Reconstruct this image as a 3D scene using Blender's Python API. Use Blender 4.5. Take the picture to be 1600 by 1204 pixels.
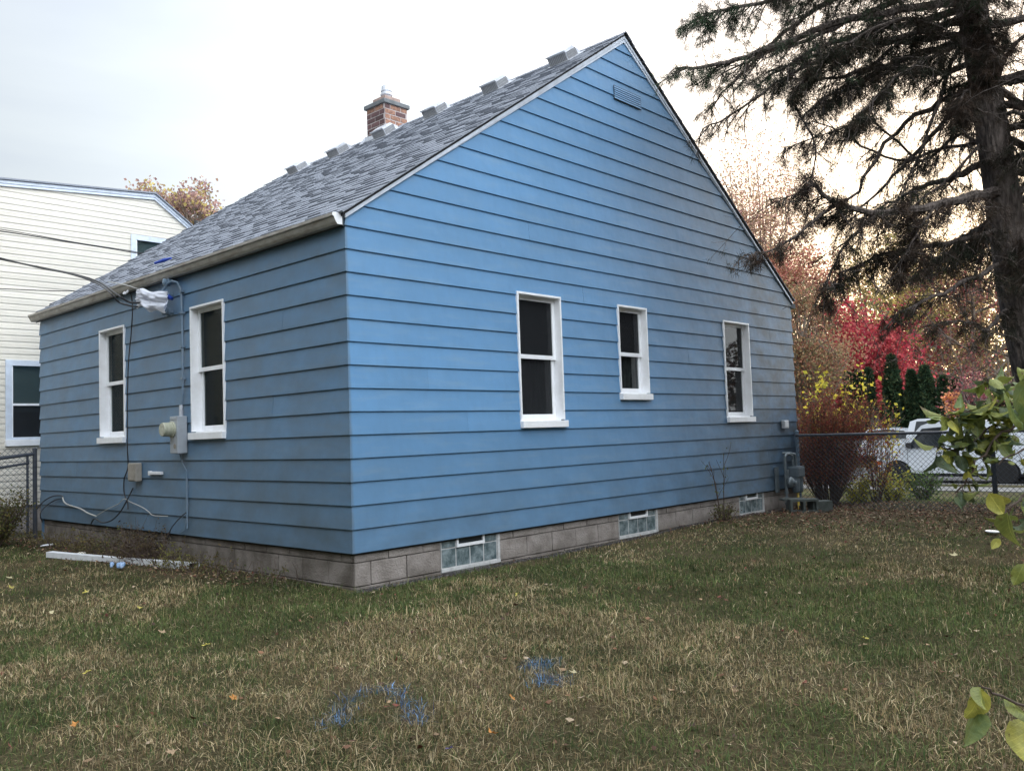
import bpy, bmesh, math, random
import numpy as np
from mathutils import Vector, Matrix, Euler, noise as mnoise

for o in list(bpy.data.objects): bpy.data.objects.remove(o)
scene = bpy.context.scene
COL = scene.collection
R = math.radians

# ------------------------------------------------------------------ camera
cam_d = bpy.data.cameras.new("camera"); cam = bpy.data.objects.new("camera", cam_d)
COL.objects.link(cam); scene.camera = cam
cam_d.sensor_fit = 'HORIZONTAL'; cam_d.sensor_width = 36.0
cam_d.lens = 1360.07 / 1600 * 36.0
cam_d.clip_start = 0.05; cam_d.clip_end = 2000
yaw, pitch, roll = 0.818303692, 0.0556635471, -0.0345843277
fw = Vector((math.sin(yaw) * math.cos(pitch), math.cos(yaw) * math.cos(pitch), math.sin(pitch)))
rt0 = Vector((math.cos(yaw), -math.sin(yaw), 0)); up0 = rt0.cross(fw)
rt = rt0 * math.cos(roll) + up0 * math.sin(roll); up = -rt0 * math.sin(roll) + up0 * math.cos(roll)
cam.matrix_world = Matrix(((rt.x, up.x, -fw.x, -4.5255), (rt.y, up.y, -fw.y, -6.1702),
                           (rt.z, up.z, -fw.z, 0.9770), (0, 0, 0, 1)))

# ------------------------------------------------------------------ sky, sun, exposure
SUN_EL, SUN_AZ = R(8), R(74)          # azimuth from +Y towards +X
w = bpy.data.worlds.new("World"); scene.world = w; w.use_nodes = True
nt = w.node_tree; nt.nodes.clear()
def N(nt, typ, **kw):
    n = nt.nodes.new(typ)
    for k, v in kw.items():
        if hasattr(n, k): setattr(n, k, v)
        else: n.inputs[k.replace('_', ' ')].default_value = v
    return n
out = N(nt, 'ShaderNodeOutputWorld')
sky = N(nt, 'ShaderNodeTexSky', sky_type='NISHITA')
sky.sun_disc = False; sky.sun_elevation = SUN_EL; sky.sun_rotation = SUN_AZ
sky.air_density = 1.0; sky.dust_density = 2.0
b1 = N(nt, 'ShaderNodeBackground'); b1.inputs[1].default_value = 0.15
nt.links.new(sky.outputs[0], b1.inputs[0])
tc = N(nt, 'ShaderNodeTexCoord')
mp = N(nt, 'ShaderNodeMapping'); mp.inputs['Scale'].default_value = (1, 1, 3.2)
nt.links.new(tc.outputs['Generated'], mp.inputs[0])
nz = N(nt, 'ShaderNodeTexNoise'); nz.inputs['Scale'].default_value = 1.7; nz.inputs['Detail'].default_value = 5
nz.inputs['Roughness'].default_value = 0.5; nz.inputs['Distortion'].default_value = 0.4
nt.links.new(mp.outputs[0], nz.inputs['Vector'])
cr = N(nt, 'ShaderNodeValToRGB')
cr.color_ramp.elements[0].position = 0.36; cr.color_ramp.elements[0].color = (0.76, 0.82, 0.91, 1)
cr.color_ramp.elements[1].position = 0.58; cr.color_ramp.elements[1].color = (0.90, 0.96, 1.0, 1)
nt.links.new(nz.outputs[0], cr.inputs[0])
b2 = N(nt, 'ShaderNodeBackground')
# the overcast is set brighter on the side the gable faces, duller opposite
dt = N(nt, 'ShaderNodeVectorMath', operation='DOT_PRODUCT'); nt.links.new(tc.outputs['Generated'], dt.inputs[0])
dt.inputs[1].default_value = (math.sin(R(160)), math.cos(R(160)), 0.32)
mg = N(nt, 'ShaderNodeMapRange'); mg.inputs[1].default_value = -1; mg.inputs[2].default_value = 1; mg.inputs[3].default_value = 0.45; mg.inputs[4].default_value = 1.6
mg.inputs[3].default_value = 0; mg.inputs[4].default_value = 1; pw = N(nt, 'ShaderNodeMath', operation='POWER'); pw.inputs[1].default_value = 1.55
ml = N(nt, 'ShaderNodeMath', operation='MULTIPLY_ADD'); ml.inputs[1].default_value = 2.25; ml.inputs[2].default_value = 0.24
nt.links.new(dt.outputs['Value'], mg.inputs[0]); nt.links.new(mg.outputs[0], pw.inputs[0]); nt.links.new(pw.outputs[0], ml.inputs[0]); nt.links.new(ml.outputs[0], b2.inputs[1])
sdv = N(nt, 'ShaderNodeVectorMath', operation='DOT_PRODUCT'); nt.links.new(tc.outputs['Generated'], sdv.inputs[0])
sdv.inputs[1].default_value = (math.sin(SUN_AZ) * math.cos(SUN_EL), math.cos(SUN_AZ) * math.cos(SUN_EL), math.sin(SUN_EL))
sg = N(nt, 'ShaderNodeMapRange', interpolation_type='SMOOTHSTEP'); sg.inputs[1].default_value = 0.80; sg.inputs[2].default_value = 1.0; sg.inputs[4].default_value = 0.8
nt.links.new(sdv.outputs['Value'], sg.inputs[0])
wm = N(nt, 'ShaderNodeMix', data_type='RGBA'); wm.inputs[7].default_value = (1.0, 0.80, 0.62, 1)      # warm veil round the low sun
nt.links.new(sg.outputs[0], wm.inputs[0]); nt.links.new(cr.outputs[0], wm.inputs[6]); nt.links.new(wm.outputs[2], b2.inputs[0])
mx = N(nt, 'ShaderNodeMixShader'); mx.inputs[0].default_value = 0.86
nt.links.new(b1.outputs[0], mx.inputs[1]); nt.links.new(b2.outputs[0], mx.inputs[2])
nt.links.new(mx.outputs[0], out.inputs[0])
sd = bpy.data.lights.new("sun", 'SUN'); sd.energy = 0.6; sd.angle = R(14); sd.color = (1, 0.86, 0.7)
sun = bpy.data.objects.new("sun", sd); COL.objects.link(sun)
sdir = Vector((math.sin(SUN_AZ) * math.cos(SUN_EL), math.cos(SUN_AZ) * math.cos(SUN_EL), math.sin(SUN_EL)))
sun.rotation_euler = sdir.to_track_quat('Z', 'Y').to_euler()
vs = scene.view_settings
vs.view_transform = 'Standard'; vs.look = 'None'; vs.gamma = 1; vs.use_curve_mapping = False
vs.exposure = 1.27
scene.render.engine = 'CYCLES'

# ------------------------------------------------------------------ materials
def mat(name, col=(0.5, 0.5, 0.5), rough=0.6, spec=0.5, metal=0.0, var=0.0, vscale=5.0, col2=None,
        bump=0.0, bscale=80.0, attr=False, stretch=None, rnd=0.0, trans=0.0, sheen=None, thin=0.0, coat=0.0, bdist=0.01):
    """Principled with world-position noise between col and col2, optional vertex tint, random per object, fine bump."""
    m = bpy.data.materials.new(name); m.use_nodes = True
    t = m.node_tree; p = t.nodes['Principled BSDF']
    p.inputs['Roughness'].default_value = rough
    p.inputs['Specular IOR Level'].default_value = spec
    p.inputs['Metallic'].default_value = metal
    p.inputs['Coat Weight'].default_value = coat
    geo = N(t, 'ShaderNodeNewGeometry')
    vec = geo.outputs['Position']
    if stretch:
        mpn = N(t, 'ShaderNodeMapping'); mpn.inputs['Scale'].default_value = stretch
        t.links.new(vec, mpn.inputs[0]); vec = mpn.outputs[0]
    cur = None
    base = N(t, 'ShaderNodeRGB'); base.outputs[0].default_value = (*col, 1); cur = base.outputs[0]
    if attr:
        at = N(t, 'ShaderNodeAttribute'); at.attribute_name = 'Col'; cur = at.outputs['Color']
    if var > 0:
        n1 = N(t, 'ShaderNodeTexNoise'); n1.inputs['Scale'].default_value = vscale; n1.inputs['Detail'].default_value = 6
        n1.inputs['Roughness'].default_value = 0.62
        t.links.new(vec, n1.inputs['Vector'])
        mr = N(t, 'ShaderNodeMapRange'); mr.inputs[1].default_value = 0.38; mr.inputs[2].default_value = 0.66
        mr.inputs[4].default_value = var
        t.links.new(n1.outputs[0], mr.inputs[0])
        mixn = N(t, 'ShaderNodeMix', data_type='RGBA')
        t.links.new(mr.outputs[0], mixn.inputs[0]); t.links.new(cur, mixn.inputs[6])
        mixn.inputs[7].default_value = (*(col2 or tuple(c * 0.5 for c in col)), 1)
        cur = mixn.outputs[2]
    if rnd > 0:
        oi = N(t, 'ShaderNodeObjectInfo')
        ad = N(t, 'ShaderNodeMath', operation='ADD'); fr = N(t, 'ShaderNodeMath', operation='FRACT')
        t.links.new(oi.outputs['Random'], ad.inputs[0]); t.links.new(geo.outputs['Random Per Island'], ad.inputs[1])
        t.links.new(ad.outputs[0], fr.inputs[0])
        mr2 = N(t, 'ShaderNodeMapRange'); mr2.inputs[3].default_value = 1 - rnd; mr2.inputs[4].default_value = 1 + rnd
        t.links.new(fr.outputs[0], mr2.inputs[0])
        hs = N(t, 'ShaderNodeHueSaturation'); t.links.new(mr2.outputs[0], hs.inputs['Value']); t.links.new(cur, hs.inputs['Color'])
        cur = hs.outputs[0]
    t.links.new(cur, p.inputs['Base Color'])
    if bump > 0:
        n2 = N(t, 'ShaderNodeTexNoise'); n2.inputs['Scale'].default_value = bscale; n2.inputs['Detail'].default_value = 4
        t.links.new(vec, n2.inputs['Vector'])
        bp = N(t, 'ShaderNodeBump'); bp.inputs['Strength'].default_value = bump; bp.inputs['Distance'].default_value = bdist
        t.links.new(n2.outputs[0], bp.inputs['Height']); t.links.new(bp.outputs[0], p.inputs['Normal'])
    if thin > 0:      # leaves let light through
        o = t.nodes['Material Output']; tl = N(t, 'ShaderNodeBsdfTranslucent'); t.links.new(cur, tl.inputs[0])
        ms = N(t, 'ShaderNodeMixShader'); ms.inputs[0].default_value = thin
        t.links.new(p.outputs[0], ms.inputs[1]); t.links.new(tl.outputs[0], ms.inputs[2]); t.links.new(ms.outputs[0], o.inputs[0])
    return m

def siding_mat(name, col, dirt, dusty, amt=0.5, dust_shade=False):
    m = mat(name, col, rough=0.5, spec=0.3)
    t = m.node_tree; p = t.nodes['Principled BSDF']
    geo = N(t, 'ShaderNodeNewGeometry')
    oi = N(t, 'ShaderNodeObjectInfo')
    def noise(scale, st, lo, hi, mx_):
        mpn = N(t, 'ShaderNodeMapping'); mpn.inputs['Scale'].default_value = st
        t.links.new(geo.outputs['Position'], mpn.inputs[0])
        n = N(t, 'ShaderNodeTexNoise'); n.inputs['Scale'].default_value = scale; n.inputs['Detail'].default_value = 7
        n.inputs['Roughness'].default_value = 0.6
        t.links.new(mpn.outputs[0], n.inputs['Vector'])
        mr = N(t, 'ShaderNodeMapRange'); mr.inputs[1].default_value = lo; mr.inputs[2].default_value = hi; mr.inputs[4].default_value = mx_
        t.links.new(n.outputs[0], mr.inputs[0]); return mr.outputs[0], n.outputs[0]
    cur = (N(t, 'ShaderNodeRGB')); cur.outputs[0].default_value = (*col, 1); cur = cur.outputs[0]
    def mixc(fac, c2):
        nonlocal cur
        mm = N(t, 'ShaderNodeMix', data_type='RGBA'); t.links.new(fac, mm.inputs[0]); t.links.new(cur, mm.inputs[6])
        mm.inputs[7].default_value = (*c2, 1); cur = mm.outputs[2]
    f, _ = noise(0.9, (1, 1, 1), 0.42, 0.7, amt); mixc(f, dirt)
    f, _ = noise(14, (1, 1, 0.25), 0.45, 0.75, amt * 0.6); mixc(f, dirt)
    f, _ = noise(5, (0.35, 0.35, 2.5), 0.50, 0.75, amt * 1.2); mixc(f, dusty)
    f, _ = noise(60, (1, 1, 1), 0.66, 0.72, 0.5); mixc(f, dusty)
    if dust_shade:      # left-wall dust, plus shade painted into left wall, wall foot and right end
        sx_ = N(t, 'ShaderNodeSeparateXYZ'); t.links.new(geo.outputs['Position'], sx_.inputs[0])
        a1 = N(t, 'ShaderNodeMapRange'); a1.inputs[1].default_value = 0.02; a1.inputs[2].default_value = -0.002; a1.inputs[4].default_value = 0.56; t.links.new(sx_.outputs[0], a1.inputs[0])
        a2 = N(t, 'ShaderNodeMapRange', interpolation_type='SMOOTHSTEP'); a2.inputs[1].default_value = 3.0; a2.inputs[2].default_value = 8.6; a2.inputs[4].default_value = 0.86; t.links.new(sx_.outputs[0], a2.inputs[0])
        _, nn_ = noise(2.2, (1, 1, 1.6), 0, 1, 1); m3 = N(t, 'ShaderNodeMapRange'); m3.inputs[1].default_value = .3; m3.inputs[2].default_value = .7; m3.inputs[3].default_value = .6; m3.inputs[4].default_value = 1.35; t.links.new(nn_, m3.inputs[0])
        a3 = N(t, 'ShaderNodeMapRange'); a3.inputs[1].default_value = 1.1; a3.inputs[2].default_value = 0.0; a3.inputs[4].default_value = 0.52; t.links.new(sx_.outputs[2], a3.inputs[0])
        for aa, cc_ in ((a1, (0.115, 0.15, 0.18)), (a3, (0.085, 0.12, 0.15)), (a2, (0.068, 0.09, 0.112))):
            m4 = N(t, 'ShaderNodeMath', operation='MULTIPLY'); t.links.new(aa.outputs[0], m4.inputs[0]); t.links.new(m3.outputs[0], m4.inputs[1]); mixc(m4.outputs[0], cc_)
    mr = N(t, 'ShaderNodeMapRange'); mr.inputs[3].default_value = 0.95; mr.inputs[4].default_value = 1.05
    t.links.new(oi.outputs['Random'], mr.inputs[0])
    hs = N(t, 'ShaderNodeHueSaturation'); t.links.new(mr.outputs[0], hs.inputs['Value']); t.links.new(cur, hs.inputs['Color'])
    t.links.new(hs.outputs[0], p.inputs['Base Color'])
    # embossed texture of the aluminium and slow waviness of the sheets
    n2 = N(t, 'ShaderNodeTexNoise'); n2.inputs['Scale'].default_value = 220
    mp2 = N(t, 'ShaderNodeMapping'); mp2.inputs['Scale'].default_value = (0.25, 0.25, 1)
    t.links.new(geo.outputs['Position'], mp2.inputs[0]); t.links.new(mp2.outputs[0], n2.inputs['Vector'])
    n3 = N(t, 'ShaderNodeTexNoise'); n3.inputs['Scale'].default_value = 3.5; t.links.new(geo.outputs['Position'], n3.inputs['Vector'])
    b_1 = N(t, 'ShaderNodeBump'); b_1.inputs['Strength'].default_value = 0.25; b_1.inputs['Distance'].default_value = 0.002
    b_2 = N(t, 'ShaderNodeBump'); b_2.inputs['Strength'].default_value = 0.35; b_2.inputs['Distance'].default_value = 0.03
    t.links.new(n2.outputs[0], b_1.inputs['Height']); t.links.new(n3.outputs[0], b_2.inputs['Height'])
    t.links.new(b_2.outputs[0], b_1.inputs['Normal']); t.links.new(b_1.outputs[0], p.inputs['Normal'])
    return m

def pane_mat(name, tint, gloss=1.0, mesh=0.0):
    m = bpy.data.materials.new(name); m.use_nodes = True; t = m.node_tree; t.nodes.clear()
    o = N(t, 'ShaderNodeOutputMaterial'); tr = N(t, 'ShaderNodeBsdfTransparent'); tr.inputs[0].default_value = (*tint, 1)
    gl = N(t, 'ShaderNodeBsdfGlossy'); gl.inputs['Roughness'].default_value = 0.02; gl.inputs[0].default_value = (gloss, gloss, gloss, 1)
    fr = N(t, 'ShaderNodeFresnel'); fr.inputs[0].default_value = 1.5
    gg = N(t, 'ShaderNodeNewGeometry'); iv = N(t, 'ShaderNodeMath', operation='SUBTRACT'); iv.inputs[0].default_value = 1.0; t.links.new(gg.outputs['Backfacing'], iv.inputs[1])
    mu = N(t, 'ShaderNodeMath', operation='MULTIPLY'); t.links.new(fr.outputs[0], mu.inputs[0]); t.links.new(iv.outputs[0], mu.inputs[1])
    ms = N(t, 'ShaderNodeMixShader'); t.links.new(mu.outputs[0], ms.inputs[0])
    if mesh:      # fine insect screen: a little grey scatter in front of the dark room
        df = N(t, 'ShaderNodeBsdfDiffuse'); df.inputs[0].default_value = (.05, .053, .058, 1); m2 = N(t, 'ShaderNodeMixShader'); m2.inputs[0].default_value = mesh
        t.links.new(tr.outputs[0], m2.inputs[1]); t.links.new(df.outputs[0], m2.inputs[2]); tr = m2
    t.links.new(tr.outputs[0], ms.inputs[1]); t.links.new(gl.outputs[0], ms.inputs[2]); t.links.new(ms.outputs[0], o.inputs[0])
    return m

M = {}
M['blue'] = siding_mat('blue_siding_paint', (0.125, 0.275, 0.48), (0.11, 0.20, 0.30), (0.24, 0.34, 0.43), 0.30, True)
M['cream'] = siding_mat('cream_vinyl', (0.70, 0.65, 0.57), (0.56, 0.52, 0.46), (0.70, 0.68, 0.63), 0.3)
M['trim'] = mat('white_trim_paint', (0.90, 0.91, 0.94), 0.45, var=0.3, vscale=7, col2=(0.66, 0.64, 0.62), bump=0.15, bscale=60)
M['rake'] = mat('rake_aluminium', (0.66, 0.72, 0.82), 0.4, var=0.4, vscale=9, col2=(0.36, 0.38, 0.42))
M['gutter'] = mat('weathered_gutter', (0.42, 0.40, 0.37), 0.5, var=0.75, vscale=6, col2=(0.22, 0.18, 0.14), stretch=(1, 1, 4))
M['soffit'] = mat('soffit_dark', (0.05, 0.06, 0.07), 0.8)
M['shingle'] = mat('asphalt_shingle', (0.31, 0.33, 0.38), 0.95, spec=0.2, var=0.5, vscale=22, col2=(0.19, 0.20, 0.235), bump=0.9, bscale=260, rnd=0.085)
M['dark'] = mat('dark_board', (0.03, 0.03, 0.035), 0.8)
M['galv'] = mat('galvanised_metal', (0.60, 0.62, 0.67), 0.45, metal=0.35, var=0.5, vscale=14, col2=(0.34, 0.34, 0.36))
M['galvdark'] = mat('dull_louvre', (0.34, 0.34, 0.35), 0.7, var=0.4, vscale=20)
M['brick'] = mat('chimney_brick', (0.115, 0.06, 0.06), 0.9, var=0.5, vscale=16, col2=(0.07, 0.05, 0.055), bump=0.7, bscale=90, rnd=0.35)
M['brick2'] = mat('spalled_brick', (0.40, 0.22, 0.15), 0.95, var=0.9, vscale=26, col2=(0.14, 0.07, 0.06), bump=1.0, bscale=60, rnd=0.2)
M['mortar'] = mat('mortar', (0.50, 0.44, 0.43), 0.95, var=0.5, vscale=25, bump=0.5, bscale=120)
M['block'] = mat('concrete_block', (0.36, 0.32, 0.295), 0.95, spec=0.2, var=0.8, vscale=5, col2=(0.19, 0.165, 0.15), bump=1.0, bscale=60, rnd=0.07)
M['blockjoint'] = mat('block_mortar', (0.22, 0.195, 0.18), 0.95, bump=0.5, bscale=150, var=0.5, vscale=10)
M['caulk'] = mat('white_mortar', (0.58, 0.58, 0.58), 0.8, var=0.6, vscale=20, col2=(0.3, 0.3, 0.3))
M['gblock'] = mat('glass_block', (0.08, 0.115, 0.125), 0.1, spec=0.9, var=0.9, vscale=11, col2=(0.30, 0.36, 0.38), bump=1.0, bscale=26)
M['pane'] = pane_mat('window_pane', (0.55, 0.58, 0.58))
M['screen'] = pane_mat('screened_pane', (0.5, 0.51, 0.52), 0.4, 0.35)
M['room'] = mat('unlit_room', (0.06, 0.06, 0.06), 0.9)
M['curtain'] = mat('curtain', (0.30, 0.29, 0.29), 0.9, var=0.9, vscale=25, col2=(0.08, 0.08, 0.08), stretch=(1, 1, 0.15))
M['blind'] = mat('window_blind', (0.45, 0.52, 0.52), 0.8)
M['dglass'] = mat('dark_glass', (0.02, 0.025, 0.03), 0.06, spec=0.6)
M['metergrey'] = mat('meter_box_paint', (0.36, 0.39, 0.43), 0.4, var=0.4, vscale=12, col2=(0.25, 0.27, 0.30))
M['meterglass'] = mat('meter_cover', (0.42, 0.42, 0.33), 0.25, var=0.5, vscale=30, col2=(0.2, 0.22, 0.15))
M['beige'] = mat('beige_plastic', (0.33, 0.30, 0.26), 0.6, var=0.4, vscale=20)
M['whitep'] = mat('white_plastic', (0.78, 0.79, 0.82), 0.4, var=0.2, vscale=12)
M['bag'] = mat('plastic_bag', (0.85, 0.87, 0.95), 0.35, var=0.3, vscale=14, col2=(0.55, 0.58, 0.70), thin=0.3)
M['conduit'] = mat('painted_conduit', (0.13, 0.20, 0.28), 0.5, var=0.5, vscale=15, col2=(0.22, 0.25, 0.28))
M['cable'] = mat('black_cable', (0.02, 0.02, 0.024), 0.5)
M['wcable'] = mat('pale_cable', (0.40, 0.40, 0.38), 0.6)
M['bluetape'] = mat('blue_tape', (0.02, 0.06, 0.38), 0.5)
M['pipe'] = mat('meter_pipe_paint', (0.13, 0.16, 0.18), 0.45, metal=0.3, var=0.5, vscale=25, col2=(0.25, 0.27, 0.28))
M['gasbody'] = mat('gas_meter_paint', (0.11, 0.14, 0.165), 0.5, var=0.4, vscale=20)
M['yellow'] = mat('yellow_tag', (0.70, 0.50, 0.08), 0.6)
M['fence'] = mat('fence_steel', (0.07, 0.08, 0.10), 0.5, metal=0.4, var=0.4, vscale=20)
M['rail'] = mat('fence_rail_steel', (0.10, 0.11, 0.13), 0.45, metal=0.5, var=0.4, vscale=20)
M['asphalt'] = mat('asphalt', (0.06, 0.06, 0.062), 0.9, var=0.5, vscale=1.2, bump=0.4, bscale=150)
M['concrete'] = mat('pale_concrete', (0.24, 0.235, 0.225), 0.9, var=0.5, vscale=2, bump=0.3, bscale=90)
M['paving'] = mat('paving', (0.15, 0.145, 0.14), 0.9, var=0.5, vscale=2, bump=0.3, bscale=90)
M['cinder'] = mat('cinder_block', (0.11, 0.125, 0.12), 0.95, var=0.6, vscale=10, col2=(0.05, 0.06, 0.05), bump=0.9, bscale=110)
M['bark'] = mat('bark', (0.22, 0.18, 0.16), 0.95, spec=0.2, var=0.9, vscale=26, col2=(0.05, 0.04, 0.036), bump=1.0, bscale=30, stretch=(1, 1, 0.22), bdist=.06)
M['palebark'] = mat('pale_bark', (0.20, 0.16, 0.13), 0.95, spec=0.2, var=0.6, vscale=6, col2=(0.09, 0.07, 0.06))
M['leafcol'] = mat('foliage', attr=True, rough=0.65, spec=0.25, thin=0.4)
M['needle'] = mat('needles', attr=True, rough=0.8, spec=0.15, thin=0.12)
M['grassm'] = mat('grass_blades', attr=True, rough=0.75, spec=0.2, thin=0.25)
M['stem'] = mat('stems', (0.10, 0.07, 0.055), 0.9, var=0.4, vscale=20)
M['vanwhite'] = mat('white_car_paint', (0.66, 0.70, 0.76), 0.25, coat=0.6)
M['tyre'] = mat('tyre_rubber', (0.015, 0.015, 0.016), 0.8)
M['plastic'] = mat('black_plastic', (0.02, 0.02, 0.022), 0.5)
M['rim'] = mat('wheel_rim', (0.30, 0.31, 0.33), 0.35, metal=0.7)
M['orange'] = mat('orange_lens', (0.75, 0.16, 0.03), 0.25)
M['lens'] = mat('clear_lens', (0.55, 0.57, 0.6), 0.1, spec=0.8)
M['litter'] = mat('leaf_litter', attr=True, rough=0.85, spec=0.15)
M['glove'] = mat('blue_cloth', (0.16, 0.30, 0.52), 0.8, var=0.7, vscale=30, col2=(0.5, 0.55, 0.65))

def ground_mat():
    m = mat('lawn_soil', (0.075, 0.058, 0.04), 0.95, spec=0.1)
    t = m.node_tree; p = t.nodes['Principled BSDF']; geo = N(t, 'ShaderNodeNewGeometry')
    n = N(t, 'ShaderNodeTexNoise'); n.inputs['Scale'].default_value = 0.8; n.inputs['Detail'].default_value = 8; n.inputs['Roughness'].default_value = 0.65
    t.links.new(geo.outputs['Position'], n.inputs['Vector'])
    r = N(t, 'ShaderNodeValToRGB'); e = r.color_ramp.elements
    e[0].position = 0.36; e[0].color = (0.045, 0.052, 0.022, 1); e[1].position = 0.66; e[1].color = (0.125, 0.098, 0.06, 1)
    t.links.new(n.outputs[0], r.inputs[0])
    n2 = N(t, 'ShaderNodeTexNoise'); n2.inputs['Scale'].default_value = 45; n2.inputs['Detail'].default_value = 6; n2.inputs['Roughness'].default_value = 0.7
    t.links.new(geo.outputs['Position'], n2.inputs['Vector'])
    mm = N(t, 'ShaderNodeMix', data_type='RGBA', blend_type='MULTIPLY'); mm.inputs[0].default_value = 0.9
    r2 = N(t, 'ShaderNodeValToRGB'); r2.color_ramp.elements[0].position = 0.35; r2.color_ramp.elements[0].color = (0.35, 0.32, 0.28, 1)
    r2.color_ramp.elements[1].position = 0.68; r2.color_ramp.elements[1].color = (1.3, 1.25, 1.15, 1)
    t.links.new(n2.outputs[0], r2.inputs[0]); t.links.new(r.outputs[0], mm.inputs[6]); t.links.new(r2.outputs[0], mm.inputs[7])
    t.links.new(mm.outputs[2], p.inputs['Base Color'])
    bp = N(t, 'ShaderNodeBump'); bp.inputs['Strength'].default_value = 0.9; bp.inputs['Distance'].default_value = 0.03
    t.links.new(n2.outputs[0], bp.inputs['Height']); t.links.new(bp.outputs[0], p.inputs['Normal'])
    return m
M['ground'] = ground_mat()
M['crown'] = mat('chimney_crown', (0.17, 0.18, 0.19), 0.9, var=0.6, vscale=14, bump=0.6, bscale=60)
M['flue'] = mat('flue_tile', (0.40, 0.29, 0.25), 0.9, var=0.6, vscale=18, col2=(0.22, 0.16, 0.15))
def darken_blocks(m):      # blocks turn dark brown on the left side and towards the soil
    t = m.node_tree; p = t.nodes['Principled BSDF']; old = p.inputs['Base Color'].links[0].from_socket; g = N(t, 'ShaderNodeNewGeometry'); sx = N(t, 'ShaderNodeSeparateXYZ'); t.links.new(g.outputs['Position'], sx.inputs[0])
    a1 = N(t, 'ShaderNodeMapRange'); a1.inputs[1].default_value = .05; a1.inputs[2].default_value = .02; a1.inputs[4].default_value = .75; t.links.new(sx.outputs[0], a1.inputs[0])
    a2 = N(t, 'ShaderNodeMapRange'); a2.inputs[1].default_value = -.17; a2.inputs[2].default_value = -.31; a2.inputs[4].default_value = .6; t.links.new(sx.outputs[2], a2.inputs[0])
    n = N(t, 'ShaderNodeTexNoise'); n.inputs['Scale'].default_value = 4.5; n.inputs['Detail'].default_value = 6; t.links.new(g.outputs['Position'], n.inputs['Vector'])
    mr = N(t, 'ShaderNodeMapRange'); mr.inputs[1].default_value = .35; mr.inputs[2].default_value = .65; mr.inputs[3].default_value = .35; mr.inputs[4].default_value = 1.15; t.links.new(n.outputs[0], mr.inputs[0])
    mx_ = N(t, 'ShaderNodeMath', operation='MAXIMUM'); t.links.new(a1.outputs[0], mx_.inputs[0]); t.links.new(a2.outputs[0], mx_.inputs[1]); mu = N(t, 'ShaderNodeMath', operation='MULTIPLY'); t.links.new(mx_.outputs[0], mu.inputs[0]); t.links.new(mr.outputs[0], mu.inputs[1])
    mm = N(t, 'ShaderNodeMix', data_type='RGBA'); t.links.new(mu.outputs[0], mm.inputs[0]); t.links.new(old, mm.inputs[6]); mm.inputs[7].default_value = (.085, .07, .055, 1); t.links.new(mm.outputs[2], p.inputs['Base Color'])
darken_blocks(M['block']); darken_blocks(M['blockjoint'])

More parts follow.
